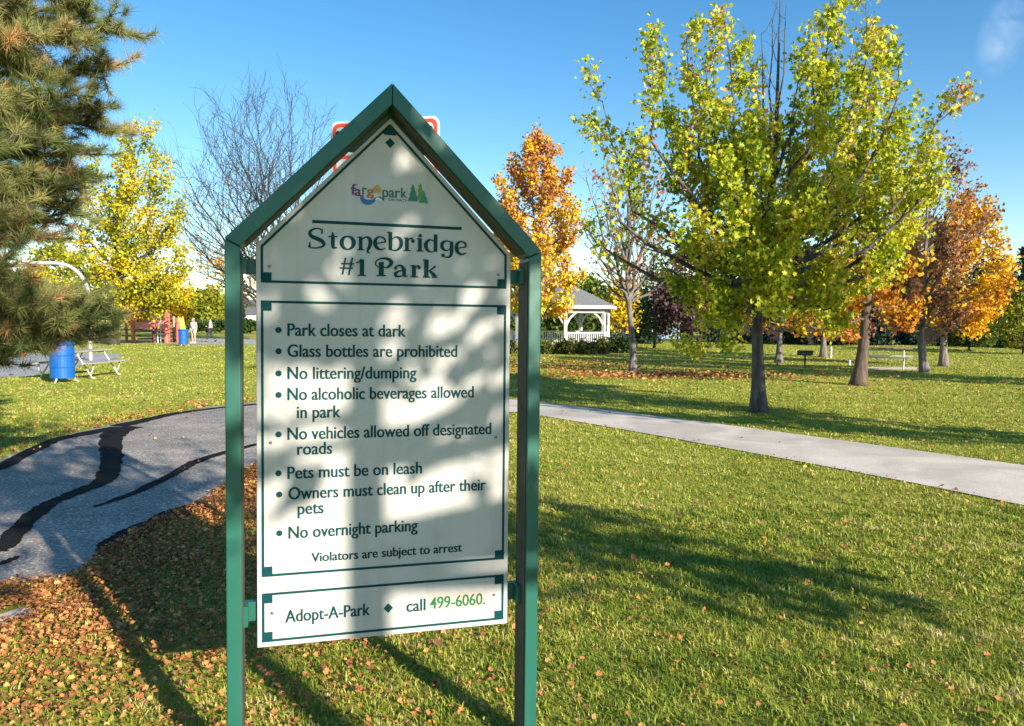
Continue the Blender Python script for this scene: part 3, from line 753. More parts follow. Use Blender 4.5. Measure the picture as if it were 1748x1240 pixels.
def auto_limbs(rng, trunk_h, clear, radius, top, n, shape='ovoid', rise=.35, leafy=1.0):
    """limb tips on a crown envelope; heights in metres"""
    out = []
    for i in range(n):
        u = (i + .5) / n; z = clear + (top - clear) * (u ** .9)
        az = i * 2.39996 + rng.uniform(-.35, .35)
        t = (z - clear) / (top - clear)
        if shape == 'ovoid': r = radius * max(.12, math.sin(math.pi * min(1, .14 + .86 * t)) ** .7)
        elif shape == 'cone': r = radius * (1.02 - t) ** .85
        elif shape == 'round': r = radius * math.sqrt(max(.03, 1 - (2 * t - .85) ** 2 * .72))
        else: r = radius * (.45 + .55 * t) * (1 if t < .85 else .7)
        r *= rng.uniform(.72, 1.12)
        zs = max(clear * .9, z - r * rise - .12 * (top - clear))
        out.append((min(.97, zs / trunk_h), (r * math.cos(az), r * math.sin(az), z), leafy))
    out.append((.96, (rng.normal() * .1, rng.normal() * .1, top), leafy))
    return out

def simple_tree(name, label, cat, px, d, top_px, rad_px, clear_px, seed, barkmat, leafm, leaf, per, n=18, shape='ovoid', r0=None, group=None, cx=None, leafy=1.0, pxbase=None, **kw):
    """a tree standing at picture column px, d metres away, crown to row top_px, half width rad_px, lowest limbs at row clear_px"""
    x = (px - 874) / FPX * d; k = d / FPX
    top = CAM_H + (547 - top_px) * k; clear = max(.25, CAM_H + (547 - clear_px) * k); rad = rad_px * k
    rng = np.random.default_rng(seed + 1000)
    th = top * .93; lean = rng.normal(size=2) * .02 * top
    trunk = [(0, 0, -.05), (lean[0] * .3, lean[1] * .3, th * .3), (lean[0] * .6 + rng.normal() * .01 * top, lean[1] * .7, th * .65), (lean[0], lean[1], th)]
    limbs = auto_limbs(rng, th, clear, rad, top, n, shape, leafy=leafy)
    if cx is not None: limbs = [(f, (t[0] + (cx - px) * k, t[1], t[2]), q) for f, t, q in limbs]
    return grow_tree(name, label, cat, (x, d, 0), trunk, r0 or max(.06, top * .017), limbs, seed, barkmat, leafm, leaf, per, group=group, **kw)

# --- the big yellow-green maple beside the concrete walk
BASE = Vector(ground(1295, 703)); BASE.z = 0
def tips(base, lst):
    """(start row on trunk, tip column, tip row, depth offset, leafiness) -> limbs in the tree's frame"""
    out = []
    for y0, x, y, off, q in lst:
        p = at(x, y, base.y + off) - base
        out.append(((CAM_H + (547 - y0) * base.y / FPX), tuple(p), q))
    return out
tr = [at(1295, 706, BASE.y) - BASE, at(1294, 620, BASE.y) - BASE, at(1293, 540, BASE.y) - BASE, at(1305, 420, BASE.y) - BASE, at(1322, 270, BASE.y) - BASE, at(1328, 130, BASE.y) - BASE, at(1332, -10, BASE.y) - BASE]
lm = tips(BASE, [
 (470, 1028, 172, .3, .8), (490, 1035, 285, -.5, .28), (500, 1003, 392, .4, .25), (420, 1100, 92, -.3, .95), (400, 1172, 62, .5, 1.1), (380, 1235, 26, -.4, 1.2), (430, 1130, 150, .8, .9), (405, 1205, 120, -.6, 1.1), (440, 1150, 230, .3, 1),
 (330, 1285, 125, .9, .6), (310, 1365, 95, -.8, .7), (350, 1420, -25, .3, 1.15), (370, 1400, 40, -.6, 1.1), (380, 1478, 6, -.5, 1), (400, 1500, 74, .6, 1.05), (420, 1536, 106, -.2, .9), (440, 1470, 130, .9, 1),
 (460, 1618, 172, .2, .9), (480, 1598, 262, -.7, .9), (450, 1540, 210, 1.0, 1), (490, 1565, 335, .5, .8), (500, 1530, 425, -.4, .8), (510, 1465, 490, .4, 1),
 (530, 1215, 592, -.4, 1.0), (525, 1175, 500, -.7, 1.0), (520, 1245, 535, -1.2, .9), (525, 1390, 525, .6, 1), (520, 1425, 535, -.9, 1), (520, 1340, 515, -1.5, 1.0), (520, 1290, 500, 1.0, .9),
 (420, 1240, 290, -1.6, 1.1), (440, 1360, 370, -1.7, 1), (480, 1270, 430, -1.7, 1.1), (470, 1195, 390, -1.1, 1), (430, 1430, 290, -1.4, 1), (500, 1410, 450, -1.3, 1), (500, 1310, 480, -1.7, 1),
 (430, 1235, 250, 1.6, .9), (450, 1350, 330, 1.8, .8), (480, 1290, 430, 1.6, .9), (460, 1430, 330, 1.5, .9), (500, 1380, 460, 1.5, 1), (480, 1215, 440, 1.2, 1),
 (440, 1300, 300, -1.2, 1), (470, 1322, 400, -1.5, 1), (460, 1278, 355, .8, .9), (430, 1350, 255, 1.2, .8), (400, 1270, 200, -.9, 1), (300, 1318, 30, .0, 0), (260, 1342, 10, .2, 0), (320, 1300, 55, -.2, 0)])
TH = tr[-1].z
lm = [(min(.97, z / TH), p, q) for z, p, q in lm]
grow_tree('maple_tree', 'largest yellow-green maple with upswept branches beside the pale concrete walk', 'tree', BASE, tr, .125, lm, 11, M['bark_maple'], L['maple_green'], .082, 40, lobed=True,
          sec=7, sec_len=.23, twig=3, twig_len=.5, spread=.094, leaf_lo=.27, tint=(.60, .28, .17), clump_scale=1.0, up=.5, droop=.55, sweep=.72, twig_r=.0045, minsec=.42)

# --- the maple right behind it (orange low down, green above)
b2 = Vector(ground(1466, 658)); b2.z = 0
tr2 = [at(1465, 660, b2.y) - b2, at(1474, 590, b2.y) - b2, at(1479, 520, b2.y) - b2, at(1482, 420, b2.y) - b2, at(1488, 300, b2.y) - b2, at(1492, 215, b2.y) - b2]
lm2 = tips(b2, [(545, 1425, 560, -.8, 1), (540, 1545, 555, -.6, 1.1), (530, 1560, 520, .4, 1), (525, 1400, 520, .6, 1), (520, 1520, 500, -1.6, 1), (520, 1440, 520, -1.5, 1), (500, 1570, 450, -.3, 1), (490, 1410, 440, .3, 1), (480, 1560, 390, .6, 1), (470, 1420, 370, -.8, 1),
 (440, 1550, 330, -.6, 1), (420, 1440, 290, .8, 1), (400, 1540, 270, .5, 1), (360, 1460, 230, -.4, 1), (350, 1530, 225, -.2, 1), (500, 1490, 430, -1.8, 1), (480, 1500, 370, 1.8, 1), (440, 1480, 330, -1.5, 1), (510, 1500, 530, 1.6, 1), (380, 1490, 190, 0, 1)])
lm2 = [(min(.97, z / tr2[-1].z), p, q) for z, p, q in lm2]
grow_tree('maple_tree', 'maple turning orange low down, its thick leaning trunk right of the largest maple', 'tree', b2, tr2, .155, lm2, 12, M['bark_brown'], L['maple_mixed'], .115, 15,
          sec=7, sec_len=.26, twig=3, spread=.10, tint=(.55, .22, .16), clump_scale=1.2, up=.3, tint_grad=.42, droop=.5)

# --- nearly bare reddish tree left of it
b3 = Vector(ground(1081, 637)); b3.z = 0
tr3 = [at(1081, 639, b3.y) - b3, at(1080, 590, b3.y) - b3, at(1074, 520, b3.y) - b3, at(1070, 440, b3.y) - b3, at(1072, 340, b3.y) - b3, at(1066, 250, b3.y) - b3]
lm3 = tips(b3, [(522, 992, 372, -.4, .35), (520, 1030, 330, .8, .6), (515, 1150, 380, .5, .7), (510, 1120, 300, -.5, .6), (515, 1010, 455, .6, .3), (500, 1085, 250, .7, .6), (480, 1030, 270, -.6, .5), (470, 1140, 330, -.9, .7), (518, 1165, 450, .4, .8), (460, 1100, 270, -.4, .6), (440, 1045, 300, .9, .5), (505, 1000, 300, .2, .25), (515, 1125, 430, 1.3, .9), (505, 1050, 420, -1.5, .8), (500, 1110, 400, -1.4, .7), (350, 1062, 232, 0, .6)])
lm3 = [(min(.97, z / tr3[-1].z), p, q) for z, p, q in lm3]
grow_tree('thin_leaved_tree', 'nearly bare tree with a few reddish leaves standing right of the gazebo', 'tree', b3, tr3, .115, lm3, 13, M['bark_grey'], L['red_sparse'], .15, 1.8,
          sec=9, sec_len=.40, twig=3, twig_len=.5, spread=.06, leaf_lo=.1, tint=(.5, .25, .2), up=.45, sweep=.15, twig_r=.007)

# --- russet tree and the orange one behind it
b4 = Vector(ground(1577, 636)); b4.z = 0
tr4 = [at(1579, 638, b4.y) - b4, at(1574, 600, b4.y) - b4, at(1572, 560, b4.y) - b4, at(1578, 470, b4.y) - b4, at(1585, 330, b4.y) - b4, at(1600, 240, b4.y) - b4]
lm4 = tips(b4, [(566, 1510, 540, -.4, 1.2), (566, 1640, 540, -.3, 1.2), (560, 1525, 480, .6, 1.2), (560, 1630, 490, -.8, 1.2), (555, 1560, 500, -1.7, 1.2), (555, 1600, 510, -1.6, 1.2), (540, 1520, 420, -.5, 1.2), (540, 1645, 430, .4, 1.2), (520, 1545, 370, .6, 1.2), (520, 1640, 380, -.6, 1.1), (500, 1570, 420, -1.7, 1.2), (500, 1610, 400, -1.5, 1.2), (480, 1590, 350, 1.4, 1.1), (470, 1560, 345, -.7, 1.1),
 (440, 1705, 370, .2, .25), (430, 1645, 290, -.2, .45), (400, 1625, 245, .3, .45), (380, 1560, 290, .4, .4), (400, 1660, 320, .5, .4), (350, 1590, 260, .1, .45), (330, 1640, 265, -.3, .5), (450, 1690, 350, -.4, .25), (520, 1600, 470, 1.6, 1.2)])
lm4 = [(min(.97, z / tr4[-1].z), p, q) for z, p, q in lm4]
grow_tree('russet_tree', 'brown-red tree with a pale forked trunk at the end of the picnic pad', 'tree', b4, tr4, .12, lm4, 14, M['bark_grey'], L['russet'], .11, 13,
          sec=8, sec_len=.30, twig=3, spread=.10, tint=(.56, .30, .28), up=.35, twig_r=.007, sweep=.3)
simple_tree('orange_maple', 'rounded orange and yellow maple directly behind the russet tree', 'tree', 1612, 26.3, 348, 60, 560, 15, M['bark_grey'], L['orange'], .13, 17, n=28, shape='round', r0=.13, cx=1640,
            spread=.12, tint=(.62, .26, .15), sec=8, sec_len=.34, twig=3)

# --- orange maple in front of the gazebo
simple_tree('orange_maple', 'tall narrow orange maple reaching over the roof of the white gazebo', 'tree', 912, 33.5, 240, 76, 532, 16, M['bark_grey'], L['orange_pink'], .155, 21, n=36, shape='ovoid', r0=.16, cx=914,
            spread=.14, tint=(.58, .30, .2), tint_grad=-.34, sec=8, sec_len=.36, twig=3)

# --- bare tree behind the sign, on the left
b5 = Vector((-18.6, 60, 0))
tr5 = [at(472, 590, 60) - b5, at(474, 520, 60) - b5, at(476, 430, 60) - b5, at(478, 330, 60) - b5, at(476, 290, 60) - b5]
lm5 = tips(b5, [(520, 300, 270, -1, .02), (500, 310, 350, 1, .06), (480, 345, 215, -1.5, 0), (470, 390, 185, 1.2, 0), (450, 420, 170, -.8, 0), (420, 440, 165, .8, 0), (400, 500, 165, .5, 0), (430, 540, 200, -.6, 0), (460, 560, 260, 1, 0), (500, 590, 300, -1, .1), (520, 330, 420, .5, .4), (530, 370, 450, -1.5, .6), (525, 420, 400, 2.2, .5), (520, 350, 300, 2.5, 0), (480, 440, 250, -2.5, 0), (480, 520, 280, 2.4, 0), (540, 340, 455, -.6, .5), (500, 400, 300, -2.6, .05), (440, 380, 230, 2.0, 0), (530, 560, 420, .5, .4), (535, 310, 390, 1.6, .1)])
lm5 = [(min(.97, z / tr5[-1].z), p, q) for z, p, q in lm5]
grow_tree('bare_tree', 'wide leafless tree spreading grey branches behind the left side of the park sign', 'tree', b5, tr5, .26, lm5, 17, M['bark_dark'], L['orange'], .24, 2.4,
          sec=11, sec_len=.42, twig=5, twig_len=.55, spread=.15, leaf_lo=.1, tint=(.5, .25, .2), up=.45, sweep=.12, twig_r=.0155, sides=5)

# --- yellow tree beyond the basketball goal
b6 = Vector(ground(196, 589)); b6.z = 0
tr6 = [at(195, 591, b6.y) - b6, at(197, 540, b6.y) - b6, at(200, 430, b6.y) - b6, at(205, 320, b6.y) - b6, at(222, 230, b6.y) - b6]
lm6 = tips(b6, [(540, 318, 500, -.5, .9), (525, 318, 455, 1, .9), (470, 300, 365, 1.2, .9), (545, 90, 520, -1.2, 1), (535, 300, 505, -1.5, .8), (530, 305, 470, .5, 1), (520, 306, 430, -1, 1), (528, 290, 490, 1.2, .9), (500, 285, 390, 1.5, 1), (480, 303, 345, -.8, .9), (450, 275, 325, .8, 1), (420, 280, 290, -.8, 1), (390, 262, 262, .6, 1), (350, 248, 215, -.3, .9), (320, 215, 230, .5, 1), (380, 160, 260, .8, 1), (420, 140, 300, -.9, 1), (460, 120, 350, .6, 1), (500, 100, 420, -.5, 1), (530, 60, 470, .8, 1), (540, 30, 500, -1, 1), (545, 80, 510, 1.8, 1),
 (500, 200, 420, -3, 1), (480, 230, 370, -2.6, 1), (520, 240, 470, -2.8, 1), (430, 200, 320, -2.4, 1), (520, 160, 450, -3, 1), (500, 220, 430, 3, 1), (440, 190, 340, 2.5, 1), (540, 260, 500, 2.2, 1), (530, 130, 490, -2.4, 1), (400, 225, 280, -1.6, 1), (535, 215, 500, -2.6, 1)])
lm6 = [(min(.97, z / tr6[-1].z), p, q) for z, p, q in lm6]
grow_tree('yellow_tree', 'bright yellow autumn tree behind the curved basketball pole', 'tree', b6, tr6, .24, lm6, 18, M['bark_dark'], L['yellow'], .19, 17,
          sec=9, sec_len=.24, twig=3, spread=.20, leaf_lo=.12, tint=(.52, .32, .17), up=.2, clump_scale=2.4, sweep=.3, twig_r=.012, minsec=.8)

# --- long-needled pine whose boughs reach in from the left edge
def needle_tufts(rng, pos, dirs, ln, n, wid=.0035):
    """tufts of thin needles radiating forward around each twig end"""
    N = len(pos) * n
    p = np.repeat(pos, n, 0); d = np.repeat(dirs, n, 0)
    q = d * rng.uniform(.25, 1.0, (N, 1)) + rng.normal(size=(N, 3)) * .55; q /= np.linalg.norm(q, axis=1)[:, None]
    st = p - d * rng.uniform(0, .10, (N, 1)) + q * .004
    w = np.cross(q, rng.normal(size=(N, 3))); w /= np.linalg.norm(w, axis=1)[:, None]; w *= wid
    le = (ln * rng.uniform(.7, 1.15, N))[:, None]
    v = np.stack([st - w, st + w, st + q * le + w * .3], 1).reshape(-1, 3)
    f = np.arange(3 * N).reshape(-1, 3)
    return v, f
PB = Vector((-7.0, 7.4, 0))
def pine_tree():
    rng = np.random.default_rng(31)
    root = thing('pine_tree', 'long-needled pine reaching its boughs in from the left edge over the path', 'tree', PB)
    mb = MB(); H = 9.0
    tp = [(0, 0, -.1), (.05, .02, 2), (.0, .05, 4.5), (.04, 0, H)]
    mb.tube([np.array(v[:]) for v in spline([Vector(p) for p in tp], 4)], list(np.linspace(.19, .03, 13)), 12)
    ends = []
    def bough(p0, p1, rb, dens):
        pts = limb_path(rng, p0, p1, -.25, .06, 9)
        mb.tube(pts, list(np.linspace(rb, .010, 9)), 6, False)
        L_ = np.linalg.norm(np.array(p1) - np.array(p0))
        for t in np.linspace(.35, 1.0, max(5, int(dens * L_))):
            q0, td = along(pts, t); td = td / np.linalg.norm(td)
            for sgn in (-1, 1):
                sd_ = np.cross(td, [0, 0, 1]); sd_ = sd_ / (np.linalg.norm(sd_) + 1e-9)
                dr = td * rng.uniform(.5, 1.0) + sd_ * sgn * rng.uniform(.3, 1.0) + np.array([0, 0, rng.uniform(-.15, .55)])
                dr /= np.linalg.norm(dr); l2 = rng.uniform(.22, .55) * (1.15 - .5 * t)
                e = q0 + dr * l2
                mb.tube([q0, q0 + dr * l2 * .5 + np.array([0, 0, -.01]), e], [.008, .006, .004], 4, False)
                for k in range(2):
                    ends.append((q0 + dr * l2 * (1 - .42 * k), dr + np.array([0, 0, .25])))
                if rng.random() < .5:
                    d3 = dr + rng.normal(size=3) * .6; d3 /= np.linalg.norm(d3); e3 = q0 + dr * l2 * .5 + d3 * .22
                    mb.tube([q0 + dr * l2 * .5, e3], [.005, .004], 3, False); ends.append((e3, d3 + np.array([0, 0, .3])))
        ends.append((np.array(p1), (np.array(p1) - pts[-2]) / (np.linalg.norm(np.array(p1) - pts[-2]) + 1e-9)))
    B = [  # (tip column, tip row, depth, height where it leaves the trunk)
     (250, 48, 7.0, 4.3), (232, 120, 6.8, 4.0), (205, 185, 7.2, 3.7), (238, 222, 7.6, 3.4), (190, 262, 6.9, 3.2), (160, 320, 6.6, 2.9), (205, 300, 8.0, 3.2), (170, 390, 7.2, 2.6), (120, 430, 6.8, 2.5), (140, 350, 7.8, 3.0),
     (215, 540, 6.6, 1.55), (190, 585, 6.9, 1.5), (150, 560, 6.3, 1.6), (110, 520, 6.0, 1.8), (60, 545, 6.2, 1.7), (30, 505, 5.8, 1.9), (100, 600, 6.6, 1.35), (175, 520, 7.2, 1.7),
     (210, -20, 7.2, 4.7), (150, -10, 6.6, 4.8), (170, 70, 6.5, 4.2), (120, 30, 7.6, 4.6), (100, 110, 6.4, 4.0), (150, 170, 6.4, 3.6), (60, 60, 6.0, 4.4), (40, 160, 5.9, 3.9), (90, 220, 6.2, 3.5), (30, 250, 5.8, 3.3), (110, 300, 6.4, 3.0), (50, 330, 6.1, 2.9), (20, 400, 5.9, 2.6), (70, 400, 6.6, 2.6), (130, 240, 7.6, 3.4), (80, 150, 7.8, 3.9), (180, 20, 8.0, 4.6), (-40, 100, 6.2, 4.3), (-60, 300, 6.0, 3.2), (-40, 480, 6.2, 2.0), (-20, 20, 6.5, 4.7)]
    for px, py, d, h in B:
        bough((0, 0, h), tuple(at(px - (38 if py > 480 else 58), py - ((56 if px < 70 else 6) if py > 480 else (26 if 375 < py else 0)), d) - PB), .034, 8.2)
    for k in range(46):   # the rest of the crown, beyond the frame
        a = rng.uniform(0, 6.28); z = rng.uniform(2.2, 8.6); r = 3.3 * (1.05 - z / 9.6) * rng.uniform(.7, 1)
        if math.cos(a) > .25 and z < 5.5: continue
        bough((0, 0, z - .2), (r * math.cos(a), r * math.sin(a), z), .03, 3.0)
    mb.build('trunk', M['bark_brown'], root, smooth=True)
    pos = np.array([e[0] for e in ends]); dirs = np.array([e[1] / np.linalg.norm(e[1]) for e in ends])
    v, f = needle_tufts(rng, pos, dirs, .122, 90, .0026)
    tuft = np.repeat(np.clip(.47 + (clump(rng, pos, 1.2) - .5) * .5 + rng.normal(size=len(pos)) * .12 + (rng.random(len(pos)) < .09) * .42, 0, 1), 90)
    np_mesh('crown', v, f, L['pine'], root, {'tint': np.clip(tuft + rng.normal(size=len(f)) * .08, 0, 1)})
pine_tree()

# --- trees standing behind the photographer, which dapple the sign and the lawn
SH = Vector((3.72 - .768 * .075, -2.28 - .64 * .075, 0))
srng = np.random.default_rng(77)
trs = [(0, 0, -.05), (.02, .0, 1.5), (-.02, .02, 3.3), (.0, .05, 5.2), (.05, 0, 7.4)]
PX = np.array([.768, .64, 0.0]); QX = np.array([.64, -.768, 0.0])   # across and along the sun's direction
def sp(a, b, z): return tuple(PX * a + QX * b + np.array([0, 0, z]))
lms = [(.52, sp(-1.2, .3, 4.6), 1.15), (.50, sp(.9, -.5, 4.3), 1.1), (.50, sp(.35, .5, 4.6), 1.15), (.51, sp(-.45, -.4, 4.7), 1.3), (.42, sp(2.75, .3, 3.0), 1.3, .52), (.42, sp(2.5, -.5, 3.05), 1.3, .52), (.42, sp(2.9, .8, 2.95), 1.3, .55), (.42, sp(3.0, -.2, 2.75), 1.3, .6), (.41, sp(2.55, .3, 2.4), 1.2, .74), (.43, sp(2.3, 0, 3.1), 1.3, .52), (.43, sp(3.3, .1, 2.7), .9, .72), (.47, sp(1.8, .8, 3.8), .9, .4), (.47, sp(2.5, -.9, 3.8), 1), (.48, sp(.8, .2, 3.6), .5, .2), (.47, sp(.55, -.3, 3.35), .35, .3), (.49, sp(-.62, .2, 3.75), .5, .3), (.48, sp(-.45, -.5, 3.3), .3, .5),
       (.52, sp(-2.2, .5, 5.2), 1), (.55, sp(1.7, .6, 5.2), .12), (.53, sp(.15, -1.3, 4.7), 1.3), (.53, sp(-.2, 1.2, 4.9), 1.3), (.60, sp(-.5, 1.6, 5.6), 1), (.60, sp(.4, -1.6, 5.6), 1), (.64, sp(-1.6, -.8, 6.2), 1), (.66, sp(1.3, -.6, 6.3), .12), (.72, sp(-.8, .7, 6.9), 1), (.72, sp(.9, .7, 7.0), .12), (.84, sp(0, .1, 7.9), 1), (.54, sp(.6, .2, 5.0), 1.3), (.54, sp(-.5, .2, 5.0), 1.3), (.56, sp(2.6, .2, 5.0), .12), (.53, sp(-2.6, -.4, 4.8), 1)]
grow_tree('maple_tree', 'maple behind the viewpoint whose branches throw dappled shade onto the park sign', 'tree', SH, trs, .122, lms, 21, M['bark_grey'], L['maple_green'], .155, 5.2,
          sec=7, sec_len=.34, twig=3, spread=.13, leaf_lo=.3, tint=(.5, .25, .15), up=.2, sweep=.3)
simple_tree('maple_tree', 'maple outside the right edge that shades the lawn beside the concrete walk', 'tree', 874 + 1300 * 10.06 / 5.76, 5.76, -900, 330, 420, 22, M['bark_grey'], L['maple_green'], .16, 12, n=22, shape='ovoid', r0=.14, spread=.2, sec=7)
simple_tree('maple_tree', 'maple far outside the right edge shading the lawn beyond the largest maple', 'tree', 874 + 1300 * 19.5 / 12.3, 12.3, -300, 230, 330, 23, M['bark_grey'], L['maple_green'], .2, 12, n=22, shape='ovoid', r0=.16, spread=.2, sec=7)

# --- trees of the background, each on its own
def spruce(label, px, d, top_px, rad_px, seed, mat='spruce', base_z=.25, group=None, leaf=.30):
    k = d / FPX; rng = np.random.default_rng(seed)
    top = CAM_H + (547 - top_px) * k; rad = rad_px * k
    root = thing('spruce_tree', label, 'tree', ((px - 874) * k, d, 0), 0, group)
    mb = MB().tube([(0, 0, -.05), (0, 0, top * .5), (0, 0, top * .97)], [top * .02, top * .012, .01], 7)
    C = []
    nl = 20
    for i in range(nl):
        z = base_z + (top - base_z) * (i / nl) ** .95; r = rad * (1.02 - i / nl) ** .9
        for j in range(max(4, int(11 * (1.1 - i / nl)))):
            a = rng.uniform(0, 6.28); rr = r * rng.uniform(.75, 1.12)
            tip = np.array([rr * math.cos(a), rr * math.sin(a), z - rr * .22 + rng.normal() * .05])
            mb.tube([(0, 0, z), tuple(tip * np.array([.6, .6, 1]) + np.array([0, 0, .02])), tuple(tip)], [.02, .014, .006], 3, False)
            for t in rng.uniform(.12, 1, int(8 + 9 * r / rad)):
                C.append(np.array([0, 0, z]) * (1 - t) + tip * t + rng.normal(size=3) * np.array([.09, .09, .05]) * (rad ** .5))
    mb.build('trunk', M['bark_dark'], root)
    c = np.array(C); v, f = leaf_arrays(rng, c, leaf * rng.uniform(.6, 1.2, len(c)), .5, .26)
    np_mesh('crown', v, f, L[mat], root, {'tint': np.repeat(np.clip(.45 + rng.normal(size=len(c)) * .25, 0, 1), 2)})
G1 = 'trees beyond the playground'
G2 = 'background trees at the far side of the lawn'
bt = dict(sec=5, sec_len=.42, twig=2, sides=5)
def bgt(name, label, px, d, top, rad, clear, seed, mat, leaf=.5, per=6, n=16, shape='round', tint=(.5, .3, .18), group=G2, bk='bark_dark', **kw):
    a = dict(bt); a.update(kw)
    simple_tree(name, label, 'tree', px, d, top, rad, clear, seed, M[bk], L[mat], leaf * .8, per * 2, n=n, shape=shape, spread=leaf * .9, tint=tint, group=group, twig_r=.02, **a)
# left, beyond the playground
bgt('small_tree', 'small golden orange tree behind the playground platforms', 297, 72, 508, 17, 545, 40, 'orange', .5, 7, group=G1, tint=(.8, .2, .15))
bgt('small_tree', 'orange tree peeking out left of the tall red playground post', 226, 76, 500, 26, 545, 41, 'orange', .5, 6, group=G1)
bgt('round_tree', 'broad green tree far behind the person in white', 335, 120, 510, 26, 548, 42, 'light_green', .9, 7, group=G1, tint=(.4, .3, .2))
bgt('round_tree', 'yellow-green tree with an orange top far behind the walking person', 364, 112, 503, 19, 548, 43, 'light_green', .8, 7, group=G1, tint=(.85, .2, .15), shape='ovoid')
bgt('round_tree', 'darker green tree between the playground and the broad green tree', 318, 140, 514, 16, 550, 44, 'green', .9, 6, group=G1)
bgt('round_tree', 'small green tree touching the left post of the park sign', 382, 130, 520, 14, 550, 45, 'light_green', .8, 6, group=G1, tint=(.55, .3, .2))
bgt('round_tree', 'muted green tree behind the middle of the playground', 262, 120, 522, 24, 550, 46, 'green', .9, 6, group=G1)
bgt('round_tree', 'distant green tree hidden low behind the basketball backboard', 60, 110, 500, 45, 548, 47, 'light_green', .9, 6, group=G1)
bgt('round_tree', 'distant yellow-green tree behind the curved basketball pole', 105, 80, 425, 62, 548, 147, 'light_green', .5, 8, n=24, group=G1, tint=(.8, .25, .2))
spruce('slender spruce seen between the left post and the panel of the park sign', 414, 95, 502, 9, 48, group=G1)
for i, (px, w, lab) in enumerate([(330, 26, 'dark clipped hedge behind the person in white'), (372, 24, 'dark clipped hedge behind the walking person'), (424, 24, 'dark shrub in front of the distant white house')]):
    rng = np.random.default_rng(300 + i); d = 92
    c = rng.uniform(-1, 1, (900, 3)) * np.array([w * d / FPX, 1.0, .75]) + np.array([0, 0, .95])
    c = c[(np.abs(c[:, 2] - .95) < .75 * (1 - .35 * np.abs(np.sin(c[:, 0] * 1.7))))]
    v, f = leaf_arrays(rng, c, .5 * rng.uniform(.6, 1.2, len(c)))
    o = np_mesh('hedge', v, f, L['green'], None, {'tint': np.repeat(np.clip(.3 + rng.normal(size=len(c)) * .2, 0, 1), 2)})
    o.location = ((px - 874) * d / FPX, d, 0); tag(o, lab, 'hedge', 'hedges at the far side of the field')
# the far wood behind the sign, one mass beyond the field
wrng = np.random.default_rng(900)
wx = wrng.uniform(-58, 8, 9000); wh = 4.2 + 1.6 * np.sin(wx * .31) + 1.1 * np.sin(wx * .83 + 1) + .6 * np.sin(wx * 2.1)
wc = np.c_[wx, 150 + wrng.uniform(-3, 3, 9000), wh * wrng.random(9000) ** .8]
wv, wf = leaf_arrays(wrng, wc, .8 * wrng.uniform(.6, 1.3, 9000))
tag(np_mesh('treeline', wv, wf, L['light_green'], None, {'tint': np.repeat(np.clip(clump(wrng, wc, 14) * .8 + wrng.normal(size=9000) * .12, 0, 1), 2)}), 'far wood of mixed autumn trees beyond the field behind the sign', 'woods', kind='stuff')
# right of the sign, behind the gazebo and lawn
bgt('small_tree', 'golden yellow tree between the gazebo and the nearly bare tree', 1062, 50, 488, 26, 560, 50, 'yellow', .34, 8, tint=(.85, .15, .12), group=G2)
bgt('small_tree', 'purple-leaved tree on a dark trunk right of the nearly bare tree', 1157, 41, 478, 40, 566, 51, 'purple', .26, 9, n=22, group=G2, tint=(.45, .3, .2))
bgt('round_tree', 'brownish tree with a thin dark trunk left of the purple tree', 1117, 43, 470, 34, 570, 52, 'green', .28, 6, tint=(.55, .3, .2))
spruce('dark green spruce behind the shrubs right of the gazebo', 1098, 52, 500, 30, 53)
spruce('dark spruce right of the purple-leaved tree', 1215, 56, 490, 34, 54)
spruce('bluish spruce half hidden behind the largest maple', 1262, 60, 495, 32, 55)
bgt('round_tree', 'dark green tree seen through the left side of the gazebo', 880, 58, 440, 48, 575, 56, 'green', .45, 8, n=20)
bgt('round_tree', 'dark green tree seen through the middle of the gazebo', 960, 62, 480, 44, 575, 57, 'green', .45, 8, n=20)
bgt('round_tree', 'yellowish green tree seen through the right side of the gazebo', 1010, 66, 480, 36, 575, 58, 'light_green', .45, 8, n=18, tint=(.4, .3, .2))
bgt('round_tree', 'dark reddish tree behind the green leaves left of the largest maple trunk', 1180, 60, 420, 46, 560, 59, 'russet', .45, 6, tint=(.3, .25, .2))
bgt('round_tree', 'green tree above the fence behind the largest maple', 1290, 66, 430, 60, 560, 60, 'green', .55, 8, n=20)
bgt('orange_maple', 'orange-green tree with a pale trunk right of the largest maple trunk', 1330, 28.5, 440, 55, 560, 61, 'maple_mixed', .22, 7, n=18, tint=(.45, .3, .2), bk='bark_grey', r0=.13)
bgt('orange_maple', 'tree with a thin pale trunk right of the cooking grill', 1406, 33, 450, 55, 570, 62, 'maple_mixed', .24, 7, n=18, tint=(.4, .3, .2), bk='bark_grey', r0=.14)
bgt('round_tree', 'tall green tree over the fence between the two pale trunks', 1368, 62, 430, 58, 565, 63, 'green', .5, 8, n=20)
bgt('round_tree', 'reddish tree low behind the leaning maple trunk', 1440, 48, 520, 30, 582, 64, 'red_sparse', .34, 7, tint=(.5, .3, .2))
bgt('round_tree', 'tall green tree behind the leaning maple', 1470, 66, 440, 60, 570, 65, 'green', .5, 8, n=20)
bgt('round_tree', 'dark green tree behind the russet tree', 1560, 60, 470, 50, 580, 66, 'green', .5, 8, n=20)
bgt('round_tree', 'loose green tree low behind the orange maple', 1655, 40, 535, 36, 596, 67, 'green', .28, 9, tint=(.75, .25, .2))
spruce('dark spruce low between the orange maple and the right edge', 1702, 46, 538, 26, 68)
spruce('tall bluish spruce at the right edge', 1742, 52, 418, 46, 69, leaf=.4)
bgt('small_tree', 'yellow-green small tree leaning in from the right edge', 1748, 36, 500, 34, 604, 70, 'light_green', .24, 9, tint=(.85, .2, .15))
